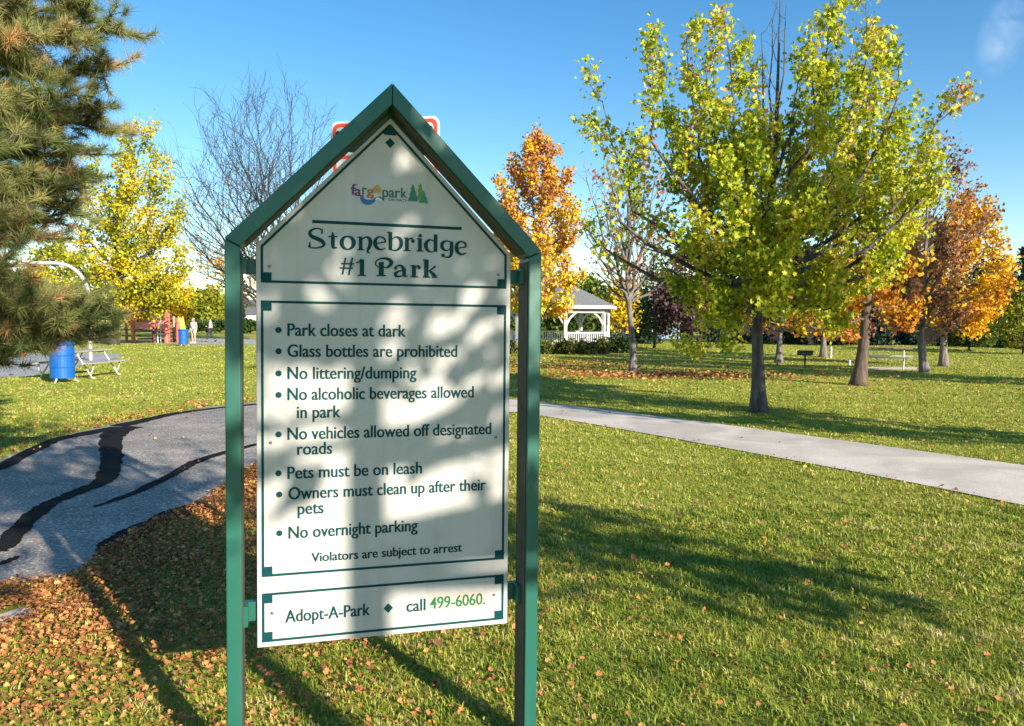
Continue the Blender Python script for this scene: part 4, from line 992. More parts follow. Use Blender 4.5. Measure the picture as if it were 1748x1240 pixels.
bgt('round_tree', 'green tree beyond the fence left of the tall bluish spruce', 1690, 70, 450, 40, 575, 71, 'green', .5, 7)
spruce('small spruce by the fence under the russet tree', 1548, 50, 545, 22, 72)

for i, (px, d, top, rad, lab) in enumerate([(1292, 52, 548, 22, 'dark evergreen bush at the fence left of the pale trunk behind the largest maple'), (1352, 51, 540, 24, 'dark evergreen bush between the two pale trunks'), (1428, 50, 536, 26, 'dark evergreen bush behind the white marker post'), (1500, 49, 530, 30, 'dark evergreen bush behind the picnic table'), (1628, 47, 532, 30, 'dark evergreen bush behind the orange maple trunk'), (1668, 46, 548, 24, 'low dark evergreen bush right of the orange maple'), (1728, 44, 552, 26, 'low dark evergreen bush under the tall bluish spruce')]):
    spruce(lab, px, d, top, rad, 700 + i, base_z=.12, group=G2, leaf=.28)
# --- shrubs round the gazebo
G3 = 'shrubs planted round the gazebo'
def shrub(label, px, d, w, h, seed, mat='shrub', tint=.5):
    rng = np.random.default_rng(seed); k = d / FPX
    root = thing('shrub', label, 'shrub', ((px - 874) * k, d, 0), 0, G3)
    mb = MB(); C = []
    for i in range(22):
        a = rng.uniform(0, 6.28); el = rng.uniform(.25, 1.5)
        q = np.array([math.cos(a) * math.cos(el) * w * .5, math.sin(a) * math.cos(el) * w * .5, h * math.sin(el) * rng.uniform(.75, 1.1)])
        mb.tube([(0, 0, 0), tuple(q * .5 + rng.normal(size=3) * .03), tuple(q)], [.014, .010, .005], 3, False)
        for t in rng.uniform(.2, 1, 26): C.append(q * t + rng.normal(size=3) * .10)
    mb.build('stem', M['bark_dark'], root)
    c = np.array(C); c[:, 2] = np.abs(c[:, 2]) + .04
    v, f = leaf_arrays(rng, c, .14 * rng.uniform(.6, 1.3, len(c)))
    np_mesh('foliage', v, f, L[mat], root, {'tint': np.repeat(np.clip(tint + rng.normal(size=len(c)) * .22, 0, 1), 2)})
for i, (px, w, h, lab, tn) in enumerate([(872, 1.1, .85, 'green shrub seen between the panel and the right post of the park sign', .5), (934, 1.0, .72, 'low shrub right beside the right post of the park sign', .35), (952, .9, .66, 'yellow-brown shrub second from the right sign post', .55), (972, 1.1, .85, 'olive shrub in the middle of the gazebo railing', .5), (992, 1.1, .82, 'olive shrub beneath the second gazebo post from the right', .45), (1012, 1.0, .8, 'golden-edged shrub left of the rightmost gazebo post', .6), (1030, .95, .95, 'upright yellow-green shrub at the rightmost gazebo post', .65)]):
    shrub(lab, px, 36.2 - .25 * (i % 2), w, h * .74, 500 + i, tint=tn)
shrub('dark green shrub right of the gazebo', 1052, 37.5, 1.3, .95, 520, 'green', .3)
shrub('dark green shrub touching the trunk of the nearly bare tree', 1070, 37.0, 1.2, .85, 521, 'green', .35)

# ------------------------------------------------------------------ gazebo
gz = thing('gazebo', 'white octagonal gazebo with a grey shingled roof behind the orange maple', 'gazebo', (2.05, 40.0, 0), R(0))
GR, GA = 3.10, R(10)
def gv(k, r): return (r * math.cos(GA + k * math.pi / 4), r * math.sin(GA + k * math.pi / 4))
MB().prism([gv(k, GR + .25) for k in range(8)], 0.0, .16).build('deck', M['white'], gz)
EV = 2.16
for k in range(8):
    x, y = gv(k, GR); a = GA + k * math.pi / 4
    po = MB().box((0, 0, 0), (.15, .15, EV - .16 - .2)).build('post', M['white'], gz, loc=(x, y, .16 + (EV - .36) / 2)); po.rotation_euler.z = a
    x2, y2 = gv(k + 1, GR); p, q = Vector((x, y, 0)), Vector((x2, y2, 0)); u = (q - p).normalized(); rot = Matrix.Rotation(math.atan2(u.y, u.x), 3, 'Z')
    mid = (p + q) / 2; Ls = (q - p).length
    MB().box((mid.x, mid.y, EV - .10), (Ls + .05, .12, .20), rot).build('header', M['white'], gz)
    for e, sg in ((p, 1), (q, -1)):
        mb = MB()
        a0 = e + u * sg * .06 + Vector((0, 0, EV - .78)); a1 = e + u * sg * .62 + Vector((0, 0, EV - .20)); am = (a0 + a1) / 2
        am2 = am - u * sg * .05 + Vector((0, 0, .06))
        mb.tube([tuple(a0), tuple(am2), tuple(a1)], .055, 6).build('brace', M['white'], gz)
    if k != 5:
        mb = MB()
        mb.box((mid.x, mid.y, .98), (Ls - .16, .09, .07), rot); mb.box((mid.x, mid.y, .26), (Ls - .16, .07, .06), rot)
        nb = 17
        for j in range(nb):
            c = p + u * (Ls * (j + .9) / (nb + .8)); mb.box((c.x, c.y, .62), (.05, .035, .66), rot)
        mb.build('railing', M['white'], gz)
AP = Vector((0, 0, 4.0))
rv = [(*gv(k, GR + .48), EV + .17) for k in range(8)] + [(.16 * math.cos(GA + k * math.pi / 4), .16 * math.sin(GA + k * math.pi / 4), 3.92) for k in range(8)]
roof = MB().add(rv + [(0, 0, 4.0)], [(k, (k + 1) % 8, 8 + (k + 1) % 8, 8 + k) for k in range(8)] + [(8 + k, 8 + (k + 1) % 8, 16) for k in range(8)]).build('roof', M['shingle'], gz)
mb = MB()
for k in range(8):
    p, q = Vector((*gv(k, GR + .46), EV + .085)), Vector((*gv(k + 1, GR + .46), EV + .085)); u = (q - p).normalized()
    mb.box(tuple((p + q) / 2), ((q - p).length + .02, .04, .165), Matrix.Rotation(math.atan2(u.y, u.x), 3, 'Z'))
mb.build('fascia', M['white'], roof)
MB().lathe([(.07, 0), (.09, .08), (.05, .16), (.075, .24), (.01, .42)], 10, (0, 0, 3.98)).build('finial', M['white'], roof)

# ------------------------------------------------------------------ basketball goal, ball
hp = ground(155, 616)
goal = thing('basketball_goal', 'white curved pole basketball goal at the edge of the court', 'basketball goal', (hp.x, hp.y, 0))
kk = hp.y / FPX
def gp(px, py): return ((px - 155) * kk, 0, CAM_H + (547 - py) * kk)
pl = [(0, 0, -.05), (0, 0, 1.2), gp(155, 540), gp(155, 505), gp(150, 484), gp(138, 466), gp(120, 454), gp(96, 450), gp(70, 450), gp(34, 452)]
MB().tube([tuple(v) for v in spline([Vector(p) for p in pl], 5)], .07, 12).build('pole', M['white_metal'], goal, smooth=True)
bb = MB().box((gp(16, 0)[0], .0, 3.45), (.62, 1.75, .92), (0, 0, R(0)))
bb = MB().prism([(-.80, 2.98), (.80, 2.98), (.86, 3.15), (.86, 3.62), (.62, 3.95), (-.62, 3.95), (-.86, 3.62), (-.86, 3.15)], 0, .05, 'y').build('backboard', M['white'], goal)
bb.location = (gp(14, 0)[0], 0, -.05); bb.rotation_euler.z = R(-72)
rimo = MB().tube([(.23 * math.cos(t), .23 * math.sin(t), 0) for t in np.linspace(0, 2 * math.pi, 21)], .012, 6, False).build('rim', M['orange_ball'], goal)
rimo.location = (gp(14, 0)[0] - .42, -.12, 3.05)
bl = ground(39, 609.5)
bm = bmesh.new(); bmesh.ops.create_uvsphere(bm, u_segments=24, v_segments=16, radius=.165)
me = bpy.data.meshes.new('ball'); bm.to_mesh(me); bm.free(); me.materials.append(M['orange_ball'])
me.polygons.foreach_set('use_smooth', [True] * len(me.polygons))
ball = bpy.data.objects.new('ball', me); COL.objects.link(ball); ball.location = (bl.x, bl.y, .172)
tag(ball, 'orange ball lying on the grey court left of the near blue barrel', 'ball')
seam = MB()
for rx in (0, 90):
    seam.tube([(.166 * math.cos(t), .166 * math.sin(t) * math.cos(R(rx)), .166 * math.sin(t) * math.sin(R(rx))) for t in np.linspace(0, 2 * math.pi, 25)], .004, 4, False)
seam.build('seam', M['black'], ball)

# ------------------------------------------------------------------ blue litter barrels
def barrel(label, loc, stand=.12):
    t = thing('litter_barrel', label, 'litter barrel', loc, 0, 'blue litter barrels')
    MB().lathe([(.275, 0), (.285, .015), (.285, .27), (.297, .285), (.285, .30), (.285, .57), (.297, .585), (.285, .60), (.285, .83), (.30, .85), (.30, .875), (.27, .88), (.27, .80), (.0, .80)], 28, (0, 0, stand)).build('drum', M['blue'], t, smooth=False)
    rim_ = MB().lathe([(.33, 0), (.335, .03), (.32, .075), (.27, .085), (.265, .0)], 28, (0, 0, stand + .865)).build('lid_ring', M['blue'], t)
    for a in (-90, 30, 150):
        c, s_ = math.cos(R(a)), math.sin(R(a))
        MB().tube([(c * .26, s_ * .26, stand + .02), (c * .29, s_ * .29, stand * .5), (c * .36, s_ * .36, 0)], .022, 8).build('stand_leg', M['white_metal'], t)
    return t
bg_ = at(107, 645, 19.6)
barrel('near blue barrel litter bin standing before the picnic table', (bg_.x, 19.6, 0), .11)
bg2 = at(313, 590, 47.5)
barrel('far blue barrel litter bin at the right end of the playground', (bg2.x, 47.5, 0), .10)

# ------------------------------------------------------------------ picnic tables
def picnic_table(label, loc, rz, mats, length=2.1, sc=1.0):
    t = thing('picnic_table', label, 'picnic table', loc, rz); t.scale = (sc,) * 3
    top = MB()
    for i in range(4): top.box(((i - 1.5) * .19, 0, .745), (.18, length, .04))
    top.build('tabletop', mats[0], t, bevel=.004)
    for sx in (-1, 1):
        b_ = MB()
        for i in (-.5, .5): b_.box((sx * .735 + i * .145, 0, .44), (.138, length, .04))
        b_.build('bench', mats[1], t, bevel=.004)
    for e in (-1, 1):
        y = e * length * .34
        for sx in (-1, 1):
            MB().tube([(sx * .30, y, .72), (sx * .34, y, .62), (sx * .62, y, .16), (sx * .70, y, .03), (sx * .78, y, .024)], .024, 8).build('leg', mats[2], t, smooth=True)
            MB().tube([(sx * .735, y, .42), (sx * .735, y, .30), (sx * .69, y, .18), (sx * .60, y, .17)], .022, 8).build('bench_support', mats[2], t, smooth=True)
        MB().tube([(-.30, y, .70), (.30, y, .70)], .022, 8).build('crossbar', mats[2], t)
    return t
picnic_table('picnic table with pale pipe legs behind the near blue barrel', (-12.15, 21.4, 0), R(1), (M['wood_grey'], M['wood_grey'], M['white_metal']))
pt = ground(1505, 629.5, .01)
picnic_table('white picnic table with a worn brown top on the pad right of the leaning maple', (pt.x + .1, pt.y, .012), R(62), (M['wood_brown'], M['white_metal'], M['white_metal']), 1.8, .9)

# ------------------------------------------------------------------ cooking grill, marker posts
gl = ground(1374, 628)
gr = thing('cooking_grill', 'black pedestal cooking grill on the grass left of the leaning maple', 'grill', (gl.x, gl.y, 0), R(15)); gr.scale = (.85,) * 3
MB().tube([(0, 0, -.05), (0, 0, .50)], .035, 10).build('pedestal', M['black'], gr)
mb = MB(); mb.box((0, 0, .50), (.46, .36, .02))
for c, d in (((-.23, 0, .59), (.02, .36, .18)), ((.23, 0, .59), (.02, .36, .18)), ((0, .18, .59), (.46, .02, .18)), ((0, -.18, .56), (.46, .02, .12))): mb.box(c, d)
mb.build('firebox', M['black'], gr, bevel=.003)
mb = MB()
for i in range(9): mb.tube([(-.22, -.16 + .04 * i, .655), (.22, -.16 + .04 * i, .655)], .006, 5)
mb.tube([(.22, -.1, .655), (.36, -.1, .655)], .010, 6); mb.tube([(.22, .1, .655), (.36, .1, .655)], .010, 6)
mb.build('grate', M['black'], gr)
for px, py, h, r_, lab in ((1418, 612, .50, .05, 'slim white marker post on the lawn right of the thin pale trunk'), (1450, 624, .19, .045, 'short white marker stub left of the leaning maple trunk')):
    q = ground(px, py); t = thing('marker_post', lab, 'post', (q.x, q.y, 0), 0)
    MB().lathe([(r_, -.05), (r_, h * .9), (r_ * .8, h * .97), (r_ * .2, h)], 12).build('shaft', M['white'], t)
    MB().lathe([(r_ * 1.06, h * .62), (r_ * 1.06, h * .78)], 12).build('band', M['galv'], t)

# ------------------------------------------------------------------ playground structure
pg = ground(255, 585); PD = pg.y; pk = PD / FPX
play = thing('play_structure', 'red and pink playground structure with platforms left of the far blue barrel', 'play structure', (pg.x, PD, 0))
def px_(p): return (p - 255) * pk
def pz_(p): return CAM_H + (547 - p) * pk
def col(px, top, w=.16, dy=0.0, mat='red_play'):
    MB().tube([(px_(px), dy, -.05), (px_(px), dy, pz_(top) - .06), (px_(px), dy, pz_(top))], [w, w, w * .6], 10).build('post', M[mat], play)
for px, top, w, dy in ((228, 527, .14, 0), (209, 551, .10, .6), (203, 553, .09, -.5), (244, 545, .10, 1.6), (262, 532, .13, .2), (267, 532, .13, 1.7), (288, 535, .11, 0), (294, 550, .15, -.9), (281, 540, .09, 1.6), (301, 548, .12, .9), (307, 543, .11, -.3)):
    col(px, top, w, dy, 'red_play' if px not in (203, 281, 301) else 'pink_play')
def board(px0, px1, y0, y1, dy, nm, mat, th=.06):
    z0, z1 = pz_(y1), pz_(y0)
    return MB().box(((px_(px0) + px_(px1)) / 2, dy, (z0 + z1) / 2), (abs(px_(px1) - px_(px0)), th, z1 - z0)).build(nm, M[mat], play, bevel=.01)
board(230, 261, 550, 562, 0.0, 'guard_panel', 'pink_play'); board(231, 260, 547, 558, 1.65, 'guard_panel', 'pink_play')
board(268, 287, 548, 566, .05, 'guard_panel', 'pink_play'); board(261, 268, 533, 552, -.15, 'guard_panel', 'red_play')
board(296, 306, 552, 570, .3, 'guard_panel', 'pink_play'); board(176, 200, 572, 584, .4, 'guard_panel', 'pink_play')
for x0, x1, y, d0 in ((204, 230, 563.5, 1.2), (229, 262, 566, 1.7), (262, 289, 568, 1.7), (204, 228, 574, .9), (232, 262, 579, 1.1), (266, 300, 581, 1.1)):
    z = pz_(y); MB().box(((px_(x0) + px_(x1)) / 2, .75, z), (px_(x1) - px_(x0), d0, .09)).build('platform', M['dark_play'], play, bevel=.01)
sl = MB(); xs = np.linspace(px_(309), px_(316), 9)
for i in range(8):
    za, zb = pz_(543) * (1 - i / 8) + .12 * i / 8, pz_(543) * (1 - (i + 1) / 8) + .12 * (i + 1) / 8
    sl.add([(xs[i], -.35, za), (xs[i + 1], -.35, zb), (xs[i + 1], .35, zb), (xs[i], .35, za), (xs[i], -.35, za - .06), (xs[i + 1], -.35, zb - .06), (xs[i + 1], .35, zb - .06), (xs[i], .35, za - .06)],
           [(0, 1, 2, 3), (7, 6, 5, 4), (0, 4, 5, 1), (3, 2, 6, 7)])
    for yy in (-.37, .37): sl.tube([(xs[i], yy, za + .1), (xs[i + 1], yy, zb + .1)], .04, 6)
sl.build('slide', M['yellow_play'], play)
mb = MB().tube([(px_(286), -1.5, -.05), (px_(286), -1.5, pz_(566))], .05, 8); mb.build('short_post', M['cyan_play'], play)
mb = MB().tube([(px_(281), -.6, 0), (px_(281), -.6, pz_(540))], .035, 8).tube([(px_(270), -.6, pz_(541)), (px_(281), -.6, pz_(539)), (px_(290), -.6, pz_(541))], .03, 6)
mb.build('handrail', M['white_metal'], play)
mb = MB()
for i in range(7): mb.tube([(px_(292), -.5 - .0 * i, .3 + .28 * i), (px_(299), -.5, .3 + .28 * i)], .03, 6)
mb.build('ladder_rungs', M['red_play'], play)

# ------------------------------------------------------------------ people on the far walkway
def skin_chain(name, joints, bones, mat, parent, sub=2):
    me = bpy.data.meshes.new(name)
    keys = list(joints); idx = {k: i for i, k in enumerate(keys)}
    me.from_pydata([joints[k][:3] for k in keys], [(idx[a], idx[b]) for a, b in bones], [])
    o = bpy.data.objects.new(name, me); COL.objects.link(o)
    o.modifiers.new('skin', 'SKIN')
    for k in keys:
        sv_ = me.skin_vertices[0].data[idx[k]]; r = joints[k][3]
        sv_.radius = r if isinstance(r, tuple) else (r, r)
    me.skin_vertices[0].data[0].use_root = True
    ss = o.modifiers.new('sub', 'SUBSURF'); ss.levels = sub; ss.render_levels = sub
    dg = bpy.context.evaluated_depsgraph_get()
    me2 = bpy.data.meshes.new_from_object(o.evaluated_get(dg)); me2.name = name
    o.modifiers.clear(); o.data = me2; bpy.data.meshes.remove(me)
    me2.materials.clear(); me2.materials.append(mat)
    me2.polygons.foreach_set('use_smooth', [True] * len(me2.polygons))
    o.parent = parent
    return o
def person(label, loc, rz, pose, cloth):
    t = thing('person', label, 'person', loc, rz)
    J = dict(pelvis=(0, 0, .93, .135), waist=(0, 0, 1.10, .12), chest=(0, .0, 1.30, .145), neck=(0, .01, 1.47, .055), head=(0, -.02, 1.58, .085), crown=(0, -.01, 1.68, .075))
    J.update(pose)
    B = [('pelvis', 'waist'), ('waist', 'chest'), ('chest', 'neck'), ('neck', 'head'), ('head', 'crown')]
    for s_ in 'lr':
        B += [('pelvis', 'hip' + s_), ('hip' + s_, 'knee' + s_), ('knee' + s_, 'ankle' + s_), ('ankle' + s_, 'toe' + s_), ('chest', 'sh' + s_), ('sh' + s_, 'el' + s_), ('el' + s_, 'wr' + s_), ('wr' + s_, 'palm' + s_)]
        w, p = Vector(J['wr' + s_][:3]), Vector(J['palm' + s_][:3]); d = (p - w).normalized()
        side = Vector((0, 1, 0)) if abs(d.y) < .8 else Vector((1, 0, 0))
        for i in range(4):
            f = 'f%d%s' % (i, s_); q = p + side * (-.030 + .02 * i) + d * (.055 + .012 * (1 - abs(i - 1.5)))
            J[f] = (*q, .0085); B.append(('palm' + s_, f))
        q = w + d * .05 + side * -.055; J['th' + s_] = (*q, .010); B.append(('palm' + s_, 'th' + s_))
    body = skin_chain('body', J, B, M['skin'], t)
    def part_chain(nm, keys, bones, grow, mat, over=None):
        jj = {}
        for k in keys:
            v = J[k]; jj[k] = (v[0], v[1], v[2], v[3] + grow)
        jj.update(over or {})
        return skin_chain(nm, jj, bones, mat, t)
    up = {}
    for s_ in 'lr':
        a, b = Vector(J['sh' + s_][:3]), Vector(J['el' + s_][:3]); m_ = a.lerp(b, cloth.get('sleeve', .7)); up['slv' + s_] = (*m_, .072)
    part_chain('shirt', ['chest', 'waist', 'pelvis', 'shl', 'shr'], [('chest', 'waist'), ('waist', 'pelvis'), ('chest', 'shl'), ('chest', 'shr'), ('shl', 'slvl'), ('shr', 'slvr')], .030, M[cloth['shirt']], up)
    end = 'ankle' if cloth['long'] else 'hem'
    ov = {}
    for s_ in 'lr':
        a, b = Vector(J['hip' + s_][:3]), Vector(J['knee' + s_][:3])
        if cloth['long']: a2 = Vector(J['ankle' + s_][:3]); ov['hem' + s_] = (*(a2 + Vector((0, 0, .03))), .066)
        else: ov['hem' + s_] = (*a.lerp(b, .75), .098)
    bb_ = [('pelvis', 'hipl'), ('pelvis', 'hipr')]; kk_ = ['pelvis', 'hipl', 'hipr']
    if cloth['long']: kk_ += ['kneel', 'kneer']; bb_ += [('hipl', 'kneel'), ('hipr', 'kneer'), ('kneel', 'heml'), ('kneer', 'hemr')]
    else: bb_ += [('hipl', 'heml'), ('hipr', 'hemr')]
    part_chain('trousers' if cloth['long'] else 'shorts', kk_, bb_, .018, M[cloth['legs']], ov)
    for s_ in 'lr':
        a, b = Vector(J['ankle' + s_][:3]), Vector(J['toe' + s_][:3])
        MB().tube([tuple(a - (b - a) * .25 + Vector((0, 0, -.03))), tuple(a.lerp(b, .4) + Vector((0, 0, -.025))), tuple(b + Vector((0, 0, -.005))), tuple(b + (b - a) * .18 + Vector((0, 0, -.012)))], [.045, .052, .045, .02], 10).build('shoe', M[cloth['shoe']], t, smooth=True)
    h = J['crown']
    bm = bmesh.new(); bmesh.ops.create_icosphere(bm, subdivisions=3, radius=1)
    for v in bm.verts:
        v.co = Vector((v.co.x * .098, v.co.y * .112 + .018, v.co.z * .095))
    bmesh.ops.delete(bm, geom=[v for v in bm.verts if v.co.z < -.01 and v.co.y < .05 or v.co.z < -.07], context='VERTS')
    me = bpy.data.meshes.new('hair'); bm.to_mesh(me); bm.free(); me.materials.append(M[cloth['hair']])
    o = bpy.data.objects.new('hair', me); COL.objects.link(o); o.parent = t; o.location = (h[0], h[1], h[2] - .02)
    MB().tube([(h[0], h[1] - .095, h[2] - .085), (h[0], h[1] - .125, h[2] - .125), (h[0], h[1] - .10, h[2] - .135)], [.008, .017, .014], 6).build('nose', M['skin'], t, smooth=True)
    for sx in (-1, 1):
        MB().lathe([(.004, -.012), (.012, 0), (.004, .012)], 8, (h[0] + sx * .034, h[1] - .098, h[2] - .09)).build('eye', M['black'], t)
        MB().lathe([(.006, -.03), (.016, 0), (.006, .03)], 8, (h[0] + sx * .094, h[1] + .005, h[2] - .11)).build('ear', M['skin'], t)
    MB().box((h[0], h[1] - .106, h[2] - .165), (.045, .01, .010)).build('mouth', M['sign_red'], t)
    return t
stand = dict(hipl=(.10, 0, .90, .10), hipr=(-.10, 0, .90, .10), kneel=(.12, -.02, .50, .062), kneer=(-.12, -.02, .50, .062), anklel=(.13, .02, .09, .042), ankler=(-.13, .02, .09, .042), toel=(.15, -.14, .035, .035), toer=(-.15, -.14, .035, .035),
             shl=(.19, 0, 1.40, .062), shr=(-.19, 0, 1.40, .062), ell=(.29, .03, 1.14, .042), elr=(-.28, .02, 1.13, .042), wrl=(.27, -.06, .92, .030), wrr=(-.29, -.08, .90, .030), palml=(.27, -.085, .86, .032), palmr=(-.29, -.10, .84, .032))
q = ground(331, 586.5)
person('person in a white shirt and shorts standing on the far walkway', (q.x, q.y, .014), R(-25), stand, dict(shirt='shirt_white', legs='shorts', long=False, shoe='shoe', hair='grey_hair'))
walk = dict(hipl=(.09, 0, .90, .10), hipr=(-.09, 0, .90, .10), kneel=(.09, -.22, .53, .064), kneer=(-.09, .02, .49, .064), anklel=(.09, -.24, .10, .042), ankler=(-.09, .36, .16, .042), toel=(.10, -.39, .04, .035), toer=(-.10, .25, .035, .035),
            shl=(.18, 0, 1.40, .060), shr=(-.18, 0, 1.40, .060), ell=(.23, .16, 1.18, .042), elr=(-.23, -.04, 1.15, .042), wrl=(.22, -.02, 1.02, .030), wrr=(-.20, -.26, 1.12, .030), palml=(.20, -.09, 1.02, .032), palmr=(-.18, -.33, 1.14, .032))
q = ground(360, 584)
person('person in a pale top and dark trousers walking on the far walkway', (q.x, q.y, .014), R(-75), walk, dict(shirt='shirt_grey', legs='trousers', long=True, shoe='trousers', hair='hair'))

# ------------------------------------------------------------------ houses and fence at the far side
def house(label, cx, y, w, d, hw, hr, wall, rz=0, ridge='x', wins=3):
    t = thing('house', label, 'house', (cx, y, 0), rz)
    W2, D2 = w / 2, d / 2
    if ridge == 'x':
        MB().prism([(-D2, -.1), (D2, -.1), (D2, hw), (0, hw + hr), (-D2, hw)], -W2, W2, 'x').build('wall', M[wall], t)
        rp = [(-D2 - .4, hw - .25), (0, hw + hr + .03), (D2 + .4, hw - .25), (D2 + .4, hw - .08), (0, hw + hr + .22), (-D2 - .4, hw - .08)]
        rf = MB().prism(rp, -W2 - .35, W2 + .35, 'x').build('roof', M['roof_grey'], t)
    else:
        MB().prism([(-W2, -.1), (W2, -.1), (W2, hw), (0, hw + hr), (-W2, hw)], -D2, D2, 'y').build('wall', M[wall], t)
        rp = [(-W2 - .4, hw - .25), (0, hw + hr + .03), (W2 + .4, hw - .25), (W2 + .4, hw - .08), (0, hw + hr + .22), (-W2 - .4, hw - .08)]
        rf = MB().prism(rp, -D2 - .35, D2 + .35, 'y').build('roof', M['roof_grey'], t)
    MB().box((W2 * .4, 0, hw + hr + .3), (.6, .6, 1.1)).build('chimney', M['fence_wood'], rf)
    for i in range(wins):
        x = (i - (wins - 1) / 2) * w / (wins + .5)
        f = MB().box((x, -D2 - .03, hw * .55), (1.2, .08, 1.3)).build('window', M['white'], t)
        MB().box((x, -D2 - .06, hw * .55), (1.0, .05, 1.1)).build('pane', M['window_dark'], f)
    return t
house('white house in the distance between the left post and panel of the park sign', -55.5, 150, 14, 9, 3.0, 2.4, 'house_white')
house('pale blue house beyond the hedge right of the gazebo', 10.2, 70, 9, 7, 2.0, 1.6, 'house_blue')
house('blue-grey gabled house behind the russet tree', 40.5, 78, 10, 9, 3.0, 2.6, 'house_blue', R(-20), 'y', 2)
house('blue-grey house low behind the orange maple', 53.5, 82, 11, 9, 3.0, 2.2, 'house_blue', R(-25))
house('pale house beyond the basketball court', -76, 118, 14, 9, 3.0, 2.0, 'house_white', R(20))
def fence(label, a, b, h, mat):
    a, b = Vector(a), Vector(b); dvec = b - a; Ln = dvec.length
    t = thing('wood_fence', label, 'fence', (*a, 0), math.atan2(dvec.y, dvec.x))
    n = int(Ln / .15); mb = MB(); rr_ = random.Random(4)
    for i in range(n):
        mb.box(((i + .5) * Ln / n, 0, h / 2 + rr_.uniform(-.01, .01)), (Ln / n * .94, .02, h))
    mb.build('boards', M[mat], t)
    mb = MB().box((Ln / 2, .04, h * .25), (Ln, .05, .09)).box((Ln / 2, .04, h * .8), (Ln, .05, .09)); mb.build('rail', M[mat], t)
    for i in range(int(Ln / 2.4) + 1):
        MB().box((i * 2.4, .09, h / 2), (.1, .1, h + .1)).build('post', M[mat], t)
k1 = 54 / FPX
fence('dark wooden board fence behind the lawn from the largest maple to the russet tree', ((1262 - 874) * k1, 54), ((1545 - 874) * 50 / FPX, 50), 1.25, 'fence_wood')
fence('dark wooden board fence behind the spruces near the right edge', ((1575 - 874) * 50 / FPX, 50), ((1790 - 874) * 46 / FPX, 46), 1.1, 'fence_wood')

# ------------------------------------------------------------------ grass blades and fallen leaves
def inside(P, poly):
    x, y = P[:, 0], P[:, 1]; r = np.zeros(len(P), bool); n = len(poly)
    for i in range(n):
        x1, y1 = poly[i]; x2, y2 = poly[(i + 1) % n]
        c = (y1 > y) != (y2 > y)
        if abs(y2 - y1) < 1e-12: continue
        r ^= c & (x < (x2 - x1) * (y - y1) / (y2 - y1) + x1)
    return r
def dist_line(P, line):
    d = np.full(len(P), 1e9)
    for a, b in zip(line[:-1], line[1:]):
        a, b = np.array(a[:2]), np.array(b[:2]); ab = b - a
        t = np.clip(((P - a) @ ab) / (ab @ ab), 0, 1)
        d = np.minimum(d, np.linalg.norm(P - (a + t[:, None] * ab), axis=1))
    return d
SLAB = [v.co.xy[:] for v in slab.data.vertices]
PAVED = [[tuple(p[:2]) for p in ASPHALT], [tuple(p[:2]) for p in CONC], [tuple(p[:2]) for p in COURT], [tuple(p[:2]) for p in TABLE_PAD]]
grng = np.random.default_rng(5)
GV, GF, GT = [], [], []; off = 0
EDGE_NEAR = [tuple(p[:2]) for p in near_e]; EDGE_FAR = [tuple(p[:2]) for p in far_e]
def litter_density(P):
    """how thickly the fallen leaves lie, leaves per square metre"""
    x, y = P[:, 0], P[:, 1]
    dn = dist_line(P, EDGE_NEAR); df = dist_line(P, EDGE_FAR)
    patch = .55 + .9 * np.maximum(0, clump(np.random.default_rng(3), np.c_[P, np.zeros(len(P))], 1.1)) ** 1.5
    below = (x < .9)
    near = np.where(below, 620 * np.exp(-(dn / .8) ** 1.3) + 420 * np.exp(-(dn / 1.9) ** 2) + 70, 0) / (1 + np.exp((y - 8.2) * 3)) * (1 / (1 + np.exp((x + .15) * 3.2)))
    d = .8 + 125 / (1 + np.exp((y - 5.6) / 1.35)) + 4.6 * near + 320 * np.exp(-(df / .22)) * (x < -1.5)
    d = d + 60 * ((x < -4) & (y > 7)) * np.exp(-np.maximum(0, y - 11.0) / 1.3) * (1 / (1 + np.exp((x + 5.0) * 1.4)))
    d = d + 170 * np.exp(-((y - 21.6) / 1.15) ** 2) * np.exp(-((x - 4.2) / 3.2) ** 2) + 45 * np.exp(-((y - 26) / 3.5) ** 2) * np.exp(-((x - 1.5) / 3.0) ** 2)
    d = d + 3 * np.exp(-((y - 17.5) / 2.) ** 2) * np.exp(-((x - 8.5) / 4) ** 2)
    dc = dist_line(P, [tuple(p[:2]) for p in conc_far]); d = d + 40 * np.exp(-dc / .1)
    dk = dist_line(P, [tuple(p[:2]) for p in conc_near]); d = d + 90 * np.exp(-dk / .13) * (x > 2.6) + 25 * np.exp(-dk / .3)
    return d * patch
